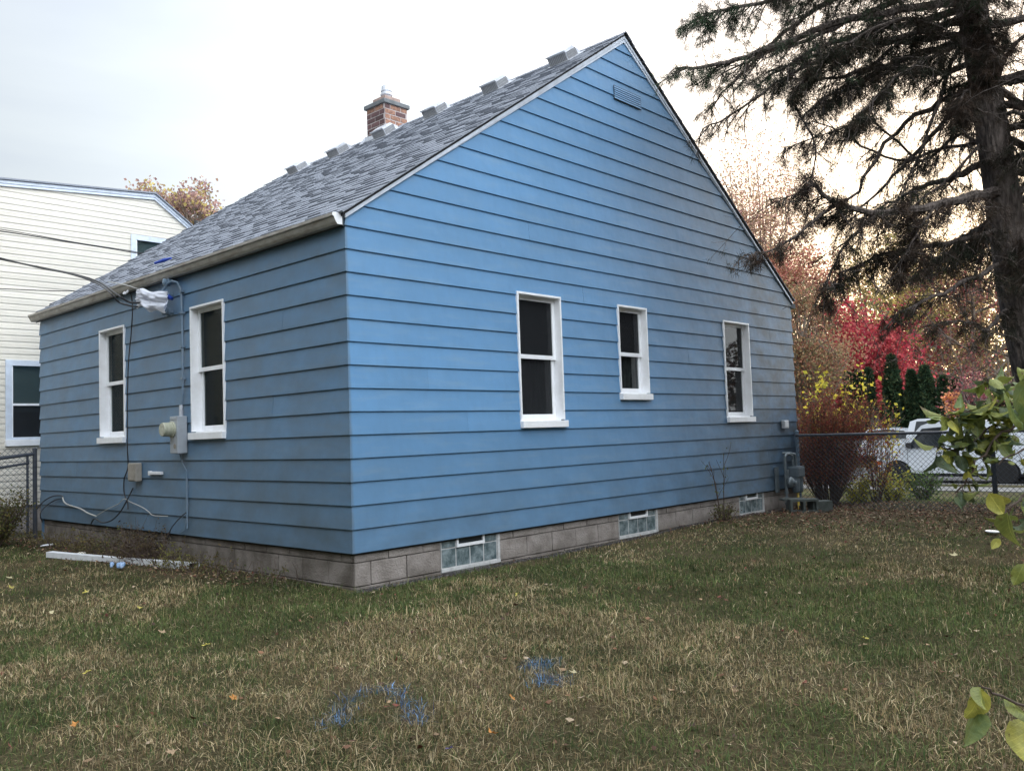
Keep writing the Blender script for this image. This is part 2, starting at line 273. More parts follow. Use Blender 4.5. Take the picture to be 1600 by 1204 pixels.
# ------------------------------------------------------------------ mesh helpers
class MB:
    """Collects simple shapes into one mesh."""
    def __init__(s): s.v = []; s.f = []; s.c = []
    def add(s, vs, fs, c=None):
        k = len(s.v); s.v += [tuple(v) for v in vs]; s.f += [tuple(i + k for i in f) for f in fs]
        if c is not None: s.c += [c] * len(vs)
    def box(s, x0, x1, y0, y1, z0, z1, mtx=None, c=None):
        vs = [(x, y, z) for z in (z0, z1) for y in (y0, y1) for x in (x0, x1)]
        if mtx is not None: vs = [mtx @ Vector(v) for v in vs]
        s.add(vs, [(0, 2, 3, 1), (4, 5, 7, 6), (0, 1, 5, 4), (2, 6, 7, 3), (0, 4, 6, 2), (1, 3, 7, 5)], c)
    def bevbox(s, x0, x1, y0, y1, z0, z1, b, mtx=None):
        bm = bmesh.new(); bmesh.ops.create_cube(bm, size=1)
        for v in bm.verts:
            v.co = Vector(((x0 + x1) / 2 + v.co.x * (x1 - x0), (y0 + y1) / 2 + v.co.y * (y1 - y0), (z0 + z1) / 2 + v.co.z * (z1 - z0)))
        bmesh.ops.bevel(bm, geom=bm.edges[:], offset=b, segments=2, affect='EDGES', profile=0.6)
        if mtx is not None: bm.transform(mtx)
        bm.verts.ensure_lookup_table()
        s.add([v.co[:] for v in bm.verts], [[v.index for v in f.verts] for f in bm.faces]); bm.free()
    def tube(s, pts, rad, n=8, cap=True, c=None):
        pts = [Vector(p) for p in pts]; m_ = len(pts)
        if not hasattr(rad, '__len__'): rad = [rad] * m_
        k = len(s.v); ref = None
        for i, p in enumerate(pts):
            d = (pts[min(i + 1, m_ - 1)] - pts[max(i - 1, 0)]).normalized()
            if ref is None: ref = d.orthogonal().normalized()
            ref = (ref - d * ref.dot(d))
            ref = ref.normalized() if ref.length > 1e-5 else d.orthogonal().normalized()
            bi = d.cross(ref)
            for j in range(n):
                a = 2 * math.pi * j / n
                s.v.append(tuple(p + (ref * math.cos(a) + bi * math.sin(a)) * rad[i]))
                if c is not None: s.c.append(c)
        for i in range(m_ - 1):
            for j in range(n):
                a = k + i * n + j; b = k + i * n + (j + 1) % n
                s.f.append((a, b, b + n, a + n))
        if cap and n > 2:
            s.f.append(tuple(k + j for j in range(n))[::-1]); s.f.append(tuple(k + (m_ - 1) * n + j for j in range(n)))
    def lathe(s, prof, mtx, n=20):
        k = len(s.v)
        for r_, z in prof:
            for j in range(n):
                a = 2 * math.pi * j / n
                s.v.append(tuple(mtx @ Vector((r_ * math.cos(a), r_ * math.sin(a), z))))
        for i in range(len(prof) - 1):
            for j in range(n):
                a = k + i * n + j; b = k + i * n + (j + 1) % n
                s.f.append((a, b, b + n, a + n))
        s.f.append(tuple(k + j for j in range(n))[::-1]); s.f.append(tuple(k + (len(prof) - 1) * n + j for j in range(n)))
    def mesh(s, name, m, smooth=False):
        me = bpy.data.meshes.new(name); me.from_pydata(s.v, [], s.f); me.materials.append(m)
        if s.c and len(s.c) == len(s.v):
            ca = me.color_attributes.new('Col', 'FLOAT_COLOR', 'POINT')
            ca.data.foreach_set('color', np.array([(*c, 1) for c in s.c], dtype=np.float32).ravel())
        if smooth: me.polygons.foreach_set('use_smooth', [True] * len(me.polygons))
        me.update(); return me
    def build(s, name, m, parent=None, smooth=False, loc=None):
        return put(name, s.mesh(name, m, smooth), parent, loc)
def put(name, me, parent=None, loc=None):
    o = bpy.data.objects.new(name, me); COL.objects.link(o)
    if parent: o.parent = parent
    if loc is not None: o.location = loc
    return o
def tag(o, label=None, cat=None, group=None, kind=None):
    if label: o['label'] = label
    if cat: o['category'] = cat
    if group: o['group'] = group
    if kind: o['kind'] = kind
    return o
def empty(name, loc, label, cat, group=None, rz=0):
    o = bpy.data.objects.new(name, None); COL.objects.link(o); o.location = loc; o.rotation_euler.z = rz
    o.empty_display_size = 0.2
    return tag(o, label, cat, group)
def npmesh(name, V, F, m, C=None, smooth=False):
    """V (n,3), F (k,3|4) -> mesh, quickly."""
    me = bpy.data.meshes.new(name); nv, nf, k = len(V), len(F), F.shape[1]
    me.vertices.add(nv); me.vertices.foreach_set('co', np.ascontiguousarray(V, dtype=np.float32).ravel())
    me.loops.add(nf * k); me.loops.foreach_set('vertex_index', np.ascontiguousarray(F, dtype=np.int32).ravel())
    me.polygons.add(nf); me.polygons.foreach_set('loop_start', np.arange(nf, dtype=np.int32) * k)
    me.polygons.foreach_set('loop_total', np.full(nf, k, dtype=np.int32))
    me.materials.append(m)
    if C is not None:
        ca = me.color_attributes.new('Col', 'FLOAT_COLOR', 'POINT')
        ca.data.foreach_set('color', np.concatenate([C, np.ones((nv, 1))], 1).astype(np.float32).ravel())
    me.update(calc_edges=True); me.validate(); return me
def unit(v): return v / (np.linalg.norm(v, axis=1, keepdims=True) + 1e-9)
def leaf_mesh(name, P, size, C, m, rng, droop=0.0, aspect=0.6, flat=0.0):
    """one folded 2-triangle leaf per point"""
    n = len(P); d = unit(rng.normal(size=(n, 3)) + np.array([0, 0, -droop])); d[:, 2] *= (1 - flat); d = unit(d)
    q = rng.normal(size=(n, 3)); q[:, 2] *= (1 - flat); s_ = unit(np.cross(d, q + np.array([0, 0, flat * 3])))
    L = (size * rng.uniform(0.6, 1.35, n))[:, None]; nn = np.cross(d, s_)
    a = P; b = P + d * L * .5 + s_ * L * aspect * .5 + nn * L * .1; c = P + d * L; e = P + d * L * .5 - s_ * L * aspect * .5 + nn * L * .1
    V = np.stack([a, b, c, e], 1).reshape(-1, 3); i = np.arange(n)[:, None] * 4
    F = np.concatenate([i + [0, 1, 2], i + [0, 2, 3]], 0)
    return npmesh(name, V, F, m, np.repeat(C, 4, 0))
def pick(rng, cols, n, jit=0.25):
    cols = np.array(cols); c = cols[rng.integers(0, len(cols), n)]
    return np.clip(c * rng.uniform(1 - jit, 1 + jit, (n, 1)), 0, 1)
def vnoise(x, y, scale, seed):
    rs = np.random.default_rng(seed); g = rs.random((64, 64))
    X = x * scale + 17.3; Y = y * scale + 9.1; xi = np.floor(X).astype(int); yi = np.floor(Y).astype(int); fx = X - xi; fy = Y - yi
    fx = fx * fx * (3 - 2 * fx); fy = fy * fy * (3 - 2 * fy); a = lambda i, j: g[(xi + i) % 64, (yi + j) % 64]
    return (a(0, 0) * (1 - fx) + a(1, 0) * fx) * (1 - fy) + (a(0, 1) * (1 - fx) + a(1, 1) * fx) * fy

# ------------------------------------------------------------------ terrain
def gz(x, y):
    x = np.asarray(x, float); y = np.asarray(y, float)
    t = np.clip((x - 9.5) / 9, 0, 1); base = -0.30 - 0.58 * t * t * (3 - 2 * t)
    near = np.clip(1 - (np.hypot(x - 3, y + 1) - 10) / 8, 0, 1)
    base = base + near * ((vnoise(x, y, 0.7, 3) - .5) * 0.05 + (vnoise(x, y, 3.1, 4) - .5) * 0.018)
    left = np.clip((y - 1) / 7, 0, 1) * np.clip((1 - x) / 2, 0, 1) * np.clip(1 - (-x) / 10, 0, 1)
    return base - 0.05 * left
xs = np.unique(np.concatenate([np.linspace(-400, -20, 12), np.linspace(-20, -7, 14), np.arange(-7, 11, 0.12), np.linspace(11, 22.3, 30)]))
ys = np.unique(np.concatenate([np.linspace(-400, -20, 12), np.linspace(-20, -7, 14), np.arange(-7, 10, 0.12), np.linspace(10, 40, 30), np.linspace(40, 400, 10)]))
def sheet(name, xs, ys, zf, m, kind='structure'):
    X, Y = np.meshgrid(xs, ys, indexing='ij'); Z = zf(X, Y); V = np.stack([X, Y, Z], -1).reshape(-1, 3)
    nx, ny = len(xs), len(ys); i, j = np.meshgrid(np.arange(nx - 1), np.arange(ny - 1), indexing='ij'); a = (i * ny + j).ravel()
    F = np.stack([a, a + ny, a + ny + 1, a + 1], 1); me = npmesh(name, V, F, m)
    me.polygons.foreach_set('use_smooth', [True] * len(F)); o = put(name, me); tag(o, kind=kind); return o
sheet('ground', xs, ys, gz, M['ground'])
def flat(z): return lambda X, Y: np.zeros_like(X) + z
sheet('street', np.array([22.3, 26, 30.4]), np.linspace(-400, 400, 30), flat(-1.0), M['asphalt'])
sheet('far_ground', np.array([30.4, 31.0, 31.6, 36, 60, 200, 500]), np.linspace(-400, 400, 30), lambda X, Y: -0.90 + 0.15 * np.clip((X - 30.4) / 1.2, 0, 1), M['ground'])
k = MB(); k.box(22.15, 22.32, -120, 120, -1.1, -0.87); k.box(30.35, 30.52, -120, 120, -1.1, -0.87); tag(k.build('kerb', M['concrete']), kind='structure')
pv = bpy.data.objects.new('pavement', None); COL.objects.link(pv); tag(pv, kind='structure')
k = MB(); k.box(19.6, 21.0, -0.74, 0.74, -0.95, -0.865); slab = k.mesh('paving_slab', M['paving'])
for i in range(26): put('paving_slab', slab, pv, (0, -16 + i * 1.5, 0))

# ------------------------------------------------------------------ blue house
W_, L_, H_ = 8.61, 7.42, 0.2032
house = empty('blue_house', (0, 0, -0.3), 'small blue house with horizontal metal siding, grey shingle roof and brick chimney', 'house')
house.location = (0, 0, 0)
def zs(x): return 2.935 + 0.67 * min(x, W_ - x)                # top of the siding under the rake trim
def xl_(z): return max(0.0, (z - 2.935) / 0.67)
WZ0, WZ1 = 1.035, 2.475
GW = [(2.16, 2.875, WZ0, WZ1), (3.935, 4.545, 1.34, 2.485), (6.43, 7.17, WZ0, WZ1)]
LW = [(2.095, 2.815, WZ0, WZ1), (4.51, 5.26, WZ0, WZ1)]
prof = [(0.0, 0.0), (0.0, 0.0165), (0.004, 0.0185), (H_ * .5, 0.011), (H_ + 0.003, 0.003)]     # (dz, out)
def course(name, z0, ztop, spans, holes, place, clip, mitre0, mitre1, m, parent, P=prof, H=H_, seed=0):
    """one siding board, cut round the windows. place(s, out, z) -> xyz"""
    mb = MB(); rs = random.Random(seed)
    for (a, b) in spans:
        cuts = sorted({a, b} | {e for h in holes for e in h[:2] if a < e < b and h[3] > z0 and h[2] < ztop})
        for c0, c1 in zip(cuts[:-1], cuts[1:]):
            lo, hi = z0, ztop; mid = (c0 + c1) / 2; segs = [(lo, hi)]
            for h in holes:
                if h[0] < mid < h[1]:
                    ns = []
                    for l, u in segs:
                        if h[3] <= l or h[2] >= u: ns.append((l, u)); continue
                        if h[2] > l: ns.append((l, h[2]))
                        if h[3] < u: ns.append((h[3], u))
                    segs = ns
            for l, u in segs:
                if u - l < 0.004: continue
                pts = [(l, 0.0)] if l > z0 else []
                pp = [(z0 + dz, o) for dz, o in P if l - 1e-6 <= z0 + dz <= u + 0.0035]
                def oat(z):
                    t = (z - z0) / H; return P[2][1] * (1 - t) + 0.003 * t
                if l > z0: pp = [(l, 0.0), (l, oat(l))] + [q for q in pp if q[0] > l + 1e-4]
                if not pp or pp[-1][0] < u - 1e-4: pp.append((u, oat(u)))
                ring = []
                for (z, o) in pp:
                    s0, s1 = clip(z, c0, c1)
                    e0 = -o if (mitre0 and abs(c0 - a) < 1e-6 and a <= 0.001) else 0
                    e1 = o if (mitre1 and abs(c1 - b) < 1e-6) else 0
                    ring.append((place(s0 + e0, o, z), place(s1 + e1, o, z)))
                vs = [p for r_ in ring for p in r_]
                mb.add(vs, [(2 * i, 2 * i + 1, 2 * i + 3, 2 * i + 2) for i in range(len(ring) - 1)])
    if not mb.v: return None
    return mb.build(name, m, parent)
gp = lambda s, o, z: (s, -o, z)
lp = lambda s, o, z: (-o, s, z)
def gclip(z, a, b):
    l = xl_(z); return min(max(a, l), W_ / 2), max(min(b, W_ - l), W_ / 2)
def gclip2(z, a, b):
    l = xl_(z); return min(max(a, l), b), max(min(b, W_ - l), a)
def wall_course(z0, z1, end, holes_, place, clip, joint, seed):
    """a course is one board, or several: cut where a window takes its full height, lapped at joints"""
    cuts = [(h[0], h[1]) for h in holes_ if h[2] <= z0 + 1e-6 and h[3] >= z1 - 1e-6]
    spans = []; a = 0
    for c0, c1 in cuts: spans.append((a, c0)); a = c1
    spans.append((a, end)); out_ = []
    for a, b in spans:
        if joint and a + .2 < joint < b - .2: out_ += [(a, joint, 0), (joint, b, 1)]
        else: out_.append((a, b, 0))
    for a, b, lap in out_:
        pl = place if not lap else (lambda s, o, z: place(s, o + .0012, z))
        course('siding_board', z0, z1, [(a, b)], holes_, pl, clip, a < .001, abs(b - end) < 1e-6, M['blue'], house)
gj = {2: 7.62, 5: 1.4, 9: 5.5, 12: 3.3, 15: 2.4, 4: 7.75, 7: 0.9, 11: 7.85}
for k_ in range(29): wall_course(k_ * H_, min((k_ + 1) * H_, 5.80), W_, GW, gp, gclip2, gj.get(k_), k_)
lj = {1: 3.1, 3: 6.1, 6: 1.2, 8: 5.9, 14: 6.55, 10: 1.0}
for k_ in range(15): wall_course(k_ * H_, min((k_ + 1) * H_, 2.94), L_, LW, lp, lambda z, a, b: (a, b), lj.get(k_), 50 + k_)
# hidden far walls close the shell
w_ = MB(); w_.box(0.0, W_, L_ - .02, L_, -0.3, 2.93); w_.box(W_ - .02, W_, 0.02, L_ - .02, -0.3, 2.93)
w_.add([(0, L_ - .01, 2.93), (W_, L_ - .01, 2.93), (W_ / 2, L_ - .01, 5.80)], [(0, 1, 2)])
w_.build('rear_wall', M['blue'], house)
w_ = MB(); w_.box(0.02, W_ - .03, 0.02, L_ - .03, -0.02, 0.02); w_.build('floor', M['room'], house)

# windows -----------------------------------------------------------
def window(a, b, z0, z1, gable, parent, gl1='screen', gl2='screen', cur=None, meet=None, dark_head=False):
    """casing ring with deep reveal, two sashes, sill; local x = along wall, y = into the wall"""
    T = (lambda s, y, z: (s, y, z)) if gable else (lambda s, y, z: (y, s, z))
    mtx = Matrix.Identity(4) if gable else Matrix(((0, 1, 0, 0), (1, 0, 0, 0), (0, 0, 1, 0), (0, 0, 0, 1)))
    meet = meet or (z0 + z1) / 2 + 0.03
    fr = MB(); t = 0.022; d0, d1 = -0.030, 0.125; sill = 0.085
    fr.box(a, a + t, d0, d1, z0 + sill, z1 - t, mtx); fr.box(b - t, b, d0, d1, z0 + sill, z1 - t, mtx)
    fr.box(a, b, d0 - .002, d1, z1 - t, z1, mtx)
    f = fr.build('window', M['trim'], parent)
    s = MB(); s.bevbox(a - .004, b + .018, -0.062, 0.012, z0, z0 + sill - .012, .004, mtx); s.box(a + t, b - t, 0.012, 0.11, z0 + .03, z0 + sill + .004, mtx)
    s.build('sill', M['trim'], f)
    st = MB(); a2, b2 = a + t + .002, b - t - .002; top, bot = z1 - t - .002, z0 + sill + .006
    w1 = .042
    def sash(mb, x0, x1, y0, y1, zb, zt, wb, wt):
        mb.box(x0, x0 + w1, y0, y1, zb + wb, zt - wt, mtx); mb.box(x1 - w1, x1, y0, y1, zb + wb, zt - wt, mtx)
        mb.box(x0, x1, y0 - .001, y1, zb, zb + wb, mtx); mb.box(x0, x1, y0 - .001, y1, zt - wt, zt, mtx)
    u = MB(); sash(u, a2, b2, .055, .083, meet - .022, top, .044, .042); u.build('sash', M['trim'], f)
    l = MB(); sash(l, a2 + .001, b2 - .001, .086, .112, bot, meet + .018, .055, .03); l.build('sash', M['trim'], f)
    p1 = MB(); p1.box(a2 + w1 - .004, b2 - w1 + .004, .067, .071, meet + .018, top - .038, mtx); p1.build('pane', M[gl1], f)
    p2 = MB(); p2.box(a2 + w1 - .004, b2 - w1 + .004, .097, .101, bot + .05, meet - .008, mtx); p2.build('pane', M[gl2], f)
    if cur:
        c = MB(); n = 26; zt_ = meet - .02 if cur == 'low' else top - .05
        for i in range(n + 1):
            x = a2 + w1 + (b2 - a2 - 2 * w1) * i / n; y = .15 + .02 * math.sin(i * 1.9)
            c.v += [tuple(mtx @ Vector((x, y, bot + .06))), tuple(mtx @ Vector((x, y, zt_)))]
        c.f += [(2 * i, 2 * i + 2, 2 * i + 3, 2 * i + 1) for i in range(n)]
        c.build('curtain', M['curtain'], f)
    return f
window(*GW[0], True, house, 'screen', 'screen', 'low', meet=1.80)
window(*GW[1], True, house, 'screen', 'pane', 'low', meet=1.90)
window(*GW[2], True, house, 'screen', 'screen', None, meet=1.80)
for g in LW: window(*g, False, house, 'pane', 'pane', None, meet=1.79)

# gable vent ---------------------------------------------------------
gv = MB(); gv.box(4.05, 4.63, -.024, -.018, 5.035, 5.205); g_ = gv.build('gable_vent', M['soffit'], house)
for i in range(6):
    z = 5.046 + i * .0265; s = MB()
    s.add([(4.055, -.024, z), (4.625, -.024, z), (4.625, -.031, z - .003), (4.055, -.031, z - .003), (4.055, -.026, z + .0175), (4.625, -.026, z + .0175)],
          [(0, 1, 2, 3), (3, 2, 5, 4), (0, 3, 4), (1, 5, 2)]); s.build('slat', M['blue'], g_)


# foundation: concrete blocks with recessed joints --------------------
fd = MB(); fd.box(.045, W_ - .045, .045, .25, -.6, -.02); fd.box(.045, .25, .25, L_ - .045, -.6, -.02); 
holes = [(1.03, 1.83), (3.855, 4.665), (6.735, 7.47)]
fdn = MB()
segs = [(.042, 1.03), (1.83, 3.855), (4.665, 6.735), (7.47, W_ - .04)]
for a, b in segs: fdn.box(a, b, .040, .20, -.6, .0)
fdn.box(.040, .20, .20, L_ - .02, -.6, .0)
fdo = fdn.build('foundation', M['blockjoint'], house)
def blk(x0, x1, z0, z1, gable, seed):
    b = MB(); g = .005; rs = random.Random(seed); o = .026 + rs.uniform(-.003, .002)
    if gable: b.bevbox(x0 + g, x1 - g, o, .055, z0 + g, z1 - g, .004)
    else: b.bevbox(o, .055, x0 + g, x1 - g, z0 + g, z1 - g, .004)
    b.build('block', M['block'], fdo)
rows = [(-.088, .0), (-.292, -.088), (-.496, -.292)]
for r_, (z0, z1) in enumerate(rows):
    for a, b in segs:
        off = -.2 * (r_ % 2); e = [a] + [a0 for a0 in (off + .406 * i for i in range(-1, 30)) if a + .06 < a0 < b - .06] + [b]
        if a < .1: e[0] = .026
        for i in range(len(e) - 1): blk(e[i], e[i + 1], z0, z1, True, r_ * 100 + i)
    off = -.2 * ((r_ + 1) % 2); e = [.056] + [a0 for a0 in (off + .406 * i for i in range(-1, 30)) if .12 < a0 < L_ - .08] + [L_ - .026]
    for i in range(len(e) - 1): blk(e[i], e[i + 1], z0, z1, False, 500 + r_ * 100 + i)
# glass block basement windows
for wi, (a, b) in enumerate(holes):
    m_ = MB(); zt, zb = .0, -.285
    m_.box(a + .001, b - .001, .034, .12, zb - .3, zt); m_.box(a, b, .018, .034, zb - .02, zb + .012)         # mortar bed and back
    m_.box(b - .035, b, .021, .034, zb + .012, zt); m_.box(a, a + .006, .024, .034, zb + .012, zt)
    f = m_.build('basement_window', M['caulk'], house)
    n = 4; x0, x1 = a + .012, b - .038; cw = (x1 - x0) / n; zm = -.088
    for i in range(n):
        for (z0, z1, top) in ((zb + .014, zm, 0), (zm, zt, 1)):
            if top and i in (1, 2): continue
            g = MB(); g.bevbox(x0 + i * cw + .007, x0 + (i + 1) * cw - .007, .029, .060, z0 + .005, z1 - .005, .006); g.build('glass_block', M['gblock'], f, smooth=False)
    vx0, vx1 = x0 + cw, x0 + 3 * cw; v = MB()
    v.box(vx0, vx1, .010, .033, zm, zm + .028); v.box(vx0, vx0 + .022, .011, .033, zm + .028, zt); v.box(vx1 - .022, vx1, .011, .033, zm + .028, zt)
    v.build('vent_frame', M['trim'], f)
    v = MB(); v.box(vx0 + .022, vx1 - .022, .027, .033, zm + .028, zt); v.build('vent_pane', M['dglass'], f)
# seam of pale caulk beside each window
# ------------------------------------------------------------------ roof
RS, RZ, RIDX = 0.683, 2.985, W_ / 2
def zr(x): return RZ + RS * min(x, W_ - x)
ang = math.atan(RS); ca_, sa_ = math.cos(ang), math.sin(ang)
y0r, y1r = -0.055, L_ + 0.13
dk = MB()
for sgn in (0, 1):
    X = (lambda x: x) if sgn == 0 else (lambda x: W_ - x)
    vs = []
    for y in (y0r + .02, y1r - .02):
        for x, dz in ((-.05, -.006), (RIDX, -.006), (RIDX, -.036), (-.05, -.036)): vs.append((X(x), y, RZ + RS * x + dz))
    dk.add(vs, [(0, 1, 5, 4), (3, 7, 6, 2), (0, 3, 2, 1), (4, 5, 6, 7), (0, 4, 7, 3)])
roof = dk.build('roof', M['dark'], house)
EXP = 0.127
def sm(wd, th):
    b = MB(); Ls = EXP + .03
    # local u along slope up, v along ridge, n normal
    vs = [(0, 0, .002), (0, wd, .002), (Ls, wd, -.001), (Ls, 0, -.001), (0, 0, .002 + th), (0, wd, .002 + th), (Ls, wd, .004), (Ls, 0, .004)]
    b.add(vs, [(4, 7, 6, 5), (0, 4, 5, 1), (0, 3, 7, 4), (1, 5, 6, 2)]); return b
widths = [.16, .21, .26, .31, .18]; ths = [.008, .013, .018]
proto = {(i, j): sm(widths[i] - .004, ths[j]).mesh('shingle', M['shingle']) for i in range(5) for j in range(3)}
def smtx(s, y, X0=-.07, mirror=False):
    # s = distance along the slope from the eave
    if not mirror: return Matrix(((ca_, 0, -sa_, X0 + s * ca_), (0, 1, 0, y), (sa_, 0, ca_, RZ + RS * X0 + s * sa_), (0, 0, 0, 1)))
    return Matrix(((-ca_, 0, sa_, W_ - X0 - s * ca_), (0, -1, 0, y), (sa_, 0, ca_, RZ + RS * X0 + s * sa_), (0, 0, 0, 1)))
rs = random.Random(5); camp = Vector((-4.53, -6.17, .98)); alls = []
ncourse = int((RIDX + .07) / ca_ / EXP)
for c in range(ncourse):
    y = y0r - .01 - rs.random() * .012; last = -1
    while y < y1r:
        i = rs.randrange(5); j = rs.randrange(3)
        if j == last: j = (j + 1) % 3
        last = j; wd = min(widths[i], y1r + .01 - y)
        if wd < .05: break
        s = c * EXP; m_ = smtx(s, y)
        view = (Vector(m_.translation) - camp); foresh = abs((m_.to_3x3() @ Vector((0, 0, 1))).dot(view.normalized()))
        alls.append((foresh * widths[i] / view.length_squared, i, j, m_, wd < widths[i])); y += widths[i]
alls.sort(key=lambda a: -a[0]); rest = MB()
for n, (a, i, j, m_, cut) in enumerate(alls):
    if n < 300:
        o = put('shingle', proto[i, j], roof); o.matrix_local = m_
    else:
        b = sm(widths[i] - .004, ths[j]); rest.add([m_ @ Vector(v) for v in b.v], b.f)
rr = rest.build('shingle_courses', M['shingle'], roof); rr['kind'] = 'stuff'
rest = MB()
for c in range(ncourse):
    y = y0r - .01; 
    while y < y1r:
        i = rs.randrange(5); j = rs.randrange(3); b = sm(widths[i] - .004, ths[j]); m_ = smtx(c * EXP, y + widths[i], mirror=True)
        rest.add([m_ @ Vector(v) for v in b.v], b.f); y += widths[i]
rr = rest.build('far_shingle_courses', M['shingle'], roof); rr['kind'] = 'stuff'
rc = MB(); y = y0r - .01
while y < y1r - .05:      # ridge caps
    y2 = min(y + .21, y1r + .01); zt = RZ + RS * RIDX; 
    for s_ in (-1, 1):
        rc.add([(RIDX, y, zt + .026), (RIDX + s_ * .13, y, zt + .022 - .13 * RS), (RIDX + s_ * .13, y2, zt + .014 - .13 * RS), (RIDX, y2, zt + .018),
                (RIDX, y, zt + .012), (RIDX + s_ * .13, y, zt + .008 - .13 * RS)], [(0, 1, 2, 3), (0, 4, 5, 1)])
    y += .14
rr = rc.build('ridge_cap', M['shingle'], roof); rr['kind'] = 'stuff'
# rake trim: stepped aluminium boards on the gable
def rake(name, side, x0, x1, parent, y):
    X = (lambda x: x) if side == 0 else (lambda x: W_ - x)
    mb = MB(); 
    secs = [(-.030, -.015, -.036), (-.036, -.030, -.066), (-.026, -.066, -.105)]     # (y, ztop, zbot) relative to the roof line
    for yy, zt, zb in secs:
        vs = []
        for x in (x0, x1):
            f = (x - x0) / (x1 - x0); zb2 = zb if zb > -.1 else -(.062 + .047 * f)
            for (yq, dz) in ((yy, zt), (yy, zb2), (0.0, zb2), (0.0, zt)): vs.append((X(x), yq, RZ + RS * x + dz))
        mb.add(vs, [(0, 1, 5, 4), (1, 2, 6, 5), (0, 4, 7, 3), (0, 3, 2, 1), (4, 5, 6, 7)])
    return mb.build(name, M['rake'], parent)
rake('rake_trim', 0, -.02, RIDX, house, y0r); rake('rake_trim', 1, -.05, RIDX, house, y0r)
# dark drip line between trim and shingles
# eaves: soffit + gutter on the left side, and on the far right
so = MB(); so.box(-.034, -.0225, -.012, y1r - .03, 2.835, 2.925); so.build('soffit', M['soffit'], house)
gt = MB(); gpf = [(x + .111, z) for x, z in ((-.148, 2.940), (-.148, 2.845), (-.200, 2.845), (-.218, 2.868), (-.234, 2.905), (-.250, 2.915), (-.250, 2.940), (-.240, 2.945), (-.240, 2.918))]
ya, yb = -.01, y1r - .02; n = len(gpf)
gt.v = [(x, ya, z) for x, z in gpf] + [(x, yb, z) for x, z in gpf]; gt.f = [(i, i + 1, i + 1 + n, i + n) for i in range(n - 1)]
gob = gt.build('gutter', M['gutter'], house)
for yq in (ya - .003, yb + .003):
    e = MB(); k2 = [(x * 1.0, yq, z) for x, z in gpf[:8]]; e.v = k2 + [(x, yq + .004, z) for x, _, z in k2]; e.f = [tuple(range(8)), tuple(range(15, 7, -1))] + [(i, (i + 1) % 8, (i + 1) % 8 + 8, i + 8) for i in range(8)]
    e.build('end_cap', M['trim'], gob)
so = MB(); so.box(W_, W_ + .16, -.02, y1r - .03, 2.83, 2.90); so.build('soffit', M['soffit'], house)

# roof vents ---------------------------------------------------------
def roof_vent(y):
    # slant back box vent; local u up slope, v along +y, n normal
    s0 = (3.86 + .07) / ca_; mt = smtx(s0, y - .15)
    b = MB(); wv, d, hh = .30, .30, .135
    vs = [(0, 0, .015), (0, wv, .015), (d, wv, .015), (d, 0, .015), (.0, 0, hh), (.0, wv, hh), (d * .62, wv, hh + .015), (d * .62, 0, hh + .015), (d, 0, .05), (d, wv, .05)]
    b.add([mt @ Vector(v) for v in vs], [(4, 7, 6, 5), (7, 8, 9, 6), (0, 4, 5, 1), (0, 3, 8, 7, 4), (1, 5, 6, 9, 2)])
    b.box(-.05, d + .05, -.05, wv + .05, .012, .017, mt)
    b.box(-.022, .004, -.006, wv + .006, hh - .012, hh + .006, mt)          # lip of the hood
    o = b.build('roof_vent', M['galv'], house)
    l = MB(); n_ = 11
    for i in range(n_):
        y_ = .018 + i * (wv - .036) / (n_ - 1); l.box(-.008, -.001, y_ - .006, y_ + .006, .02, hh - .02, mt)
    for i in range(9):
        x_ = .02 + i * (d * .68) / 8; l.box(x_ - .006, x_ + .006, -.009, -.001, .02, hh - .025, mt)
    l.build('louvre', M['galvdark'], o)
for y in (.66, 1.87, 3.10, 4.29, 5.50, 6.70): roof_vent(y)

# chimney ------------------------------------------------------------
CX0, CX1, CY0, CY1 = 4.045, 4.505, 4.40, 4.86
ch = MB(); ch.box(CX0 + .001, CX1 - .001, CY0 + .001, CY1 - .001, 5.3, 6.27); chim = ch.build('chimney', M['mortar'], house)
rs = random.Random(11); rowh = .083; nr = 10; ztop = 6.262
for r_ in range(nr):
    z1 = ztop - r_ * rowh; z0 = z1 - rowh + .016
    for face in range(4):
        Lf = .46; off = 0 if (r_ + face) % 2 else -.105
        xs_ = [max(0, off)]
        while xs_[-1] < Lf - .03: xs_.append(min(Lf, (xs_[-1] + .215) if xs_[-1] != max(0, off) or off == 0 else off + .215))
        for a, b_ in zip(xs_[:-1], xs_[1:]):
            if b_ - a < .03: continue
            if (r_ + face) % 2 == 0:  # alternate rows own the corner
                if a < .001: a += .0
                lo, hi = a + .008, b_ - .008
            else: lo, hi = max(a + .008, .0), b_ - .008
            spalled = (face == 0 and ((r_ in (1, 2, 3, 4) and a < .20) or (r_ in (2, 3) and a < .33) or (r_ == 0 and .1 < a < .4))) or (face == 3 and r_ == 0)
            dp = .004 if spalled else 0.0; dp += rs.uniform(-.003, .003)
            t0 = .012 - dp * .6
            q = MB(); lo2 = min(max(lo, .006), .44); hi2 = min(hi, .454)
            if hi2 - lo2 < .02: continue
            if face == 0: q.bevbox(CX0 + lo2, CX0 + hi2, CY0 - .006 + dp * .5, CY0 + .02, z0, z1, .004)
            elif face == 1: q.bevbox(CX1 - .02, CX1 + .006, CY0 + lo2, CY0 + hi2, z0, z1, .004)
            elif face == 2: q.bevbox(CX0 + lo2, CX0 + hi2, CY1 - .02, CY1 + .006, z0, z1, .004)
            else: q.bevbox(CX0 - .006 + dp * .5, CX0 + .02, CY1 - hi2, CY1 - lo2, z0, z1, .004)
            q.build('brick', M['brick2'] if spalled else M['brick'], chim)
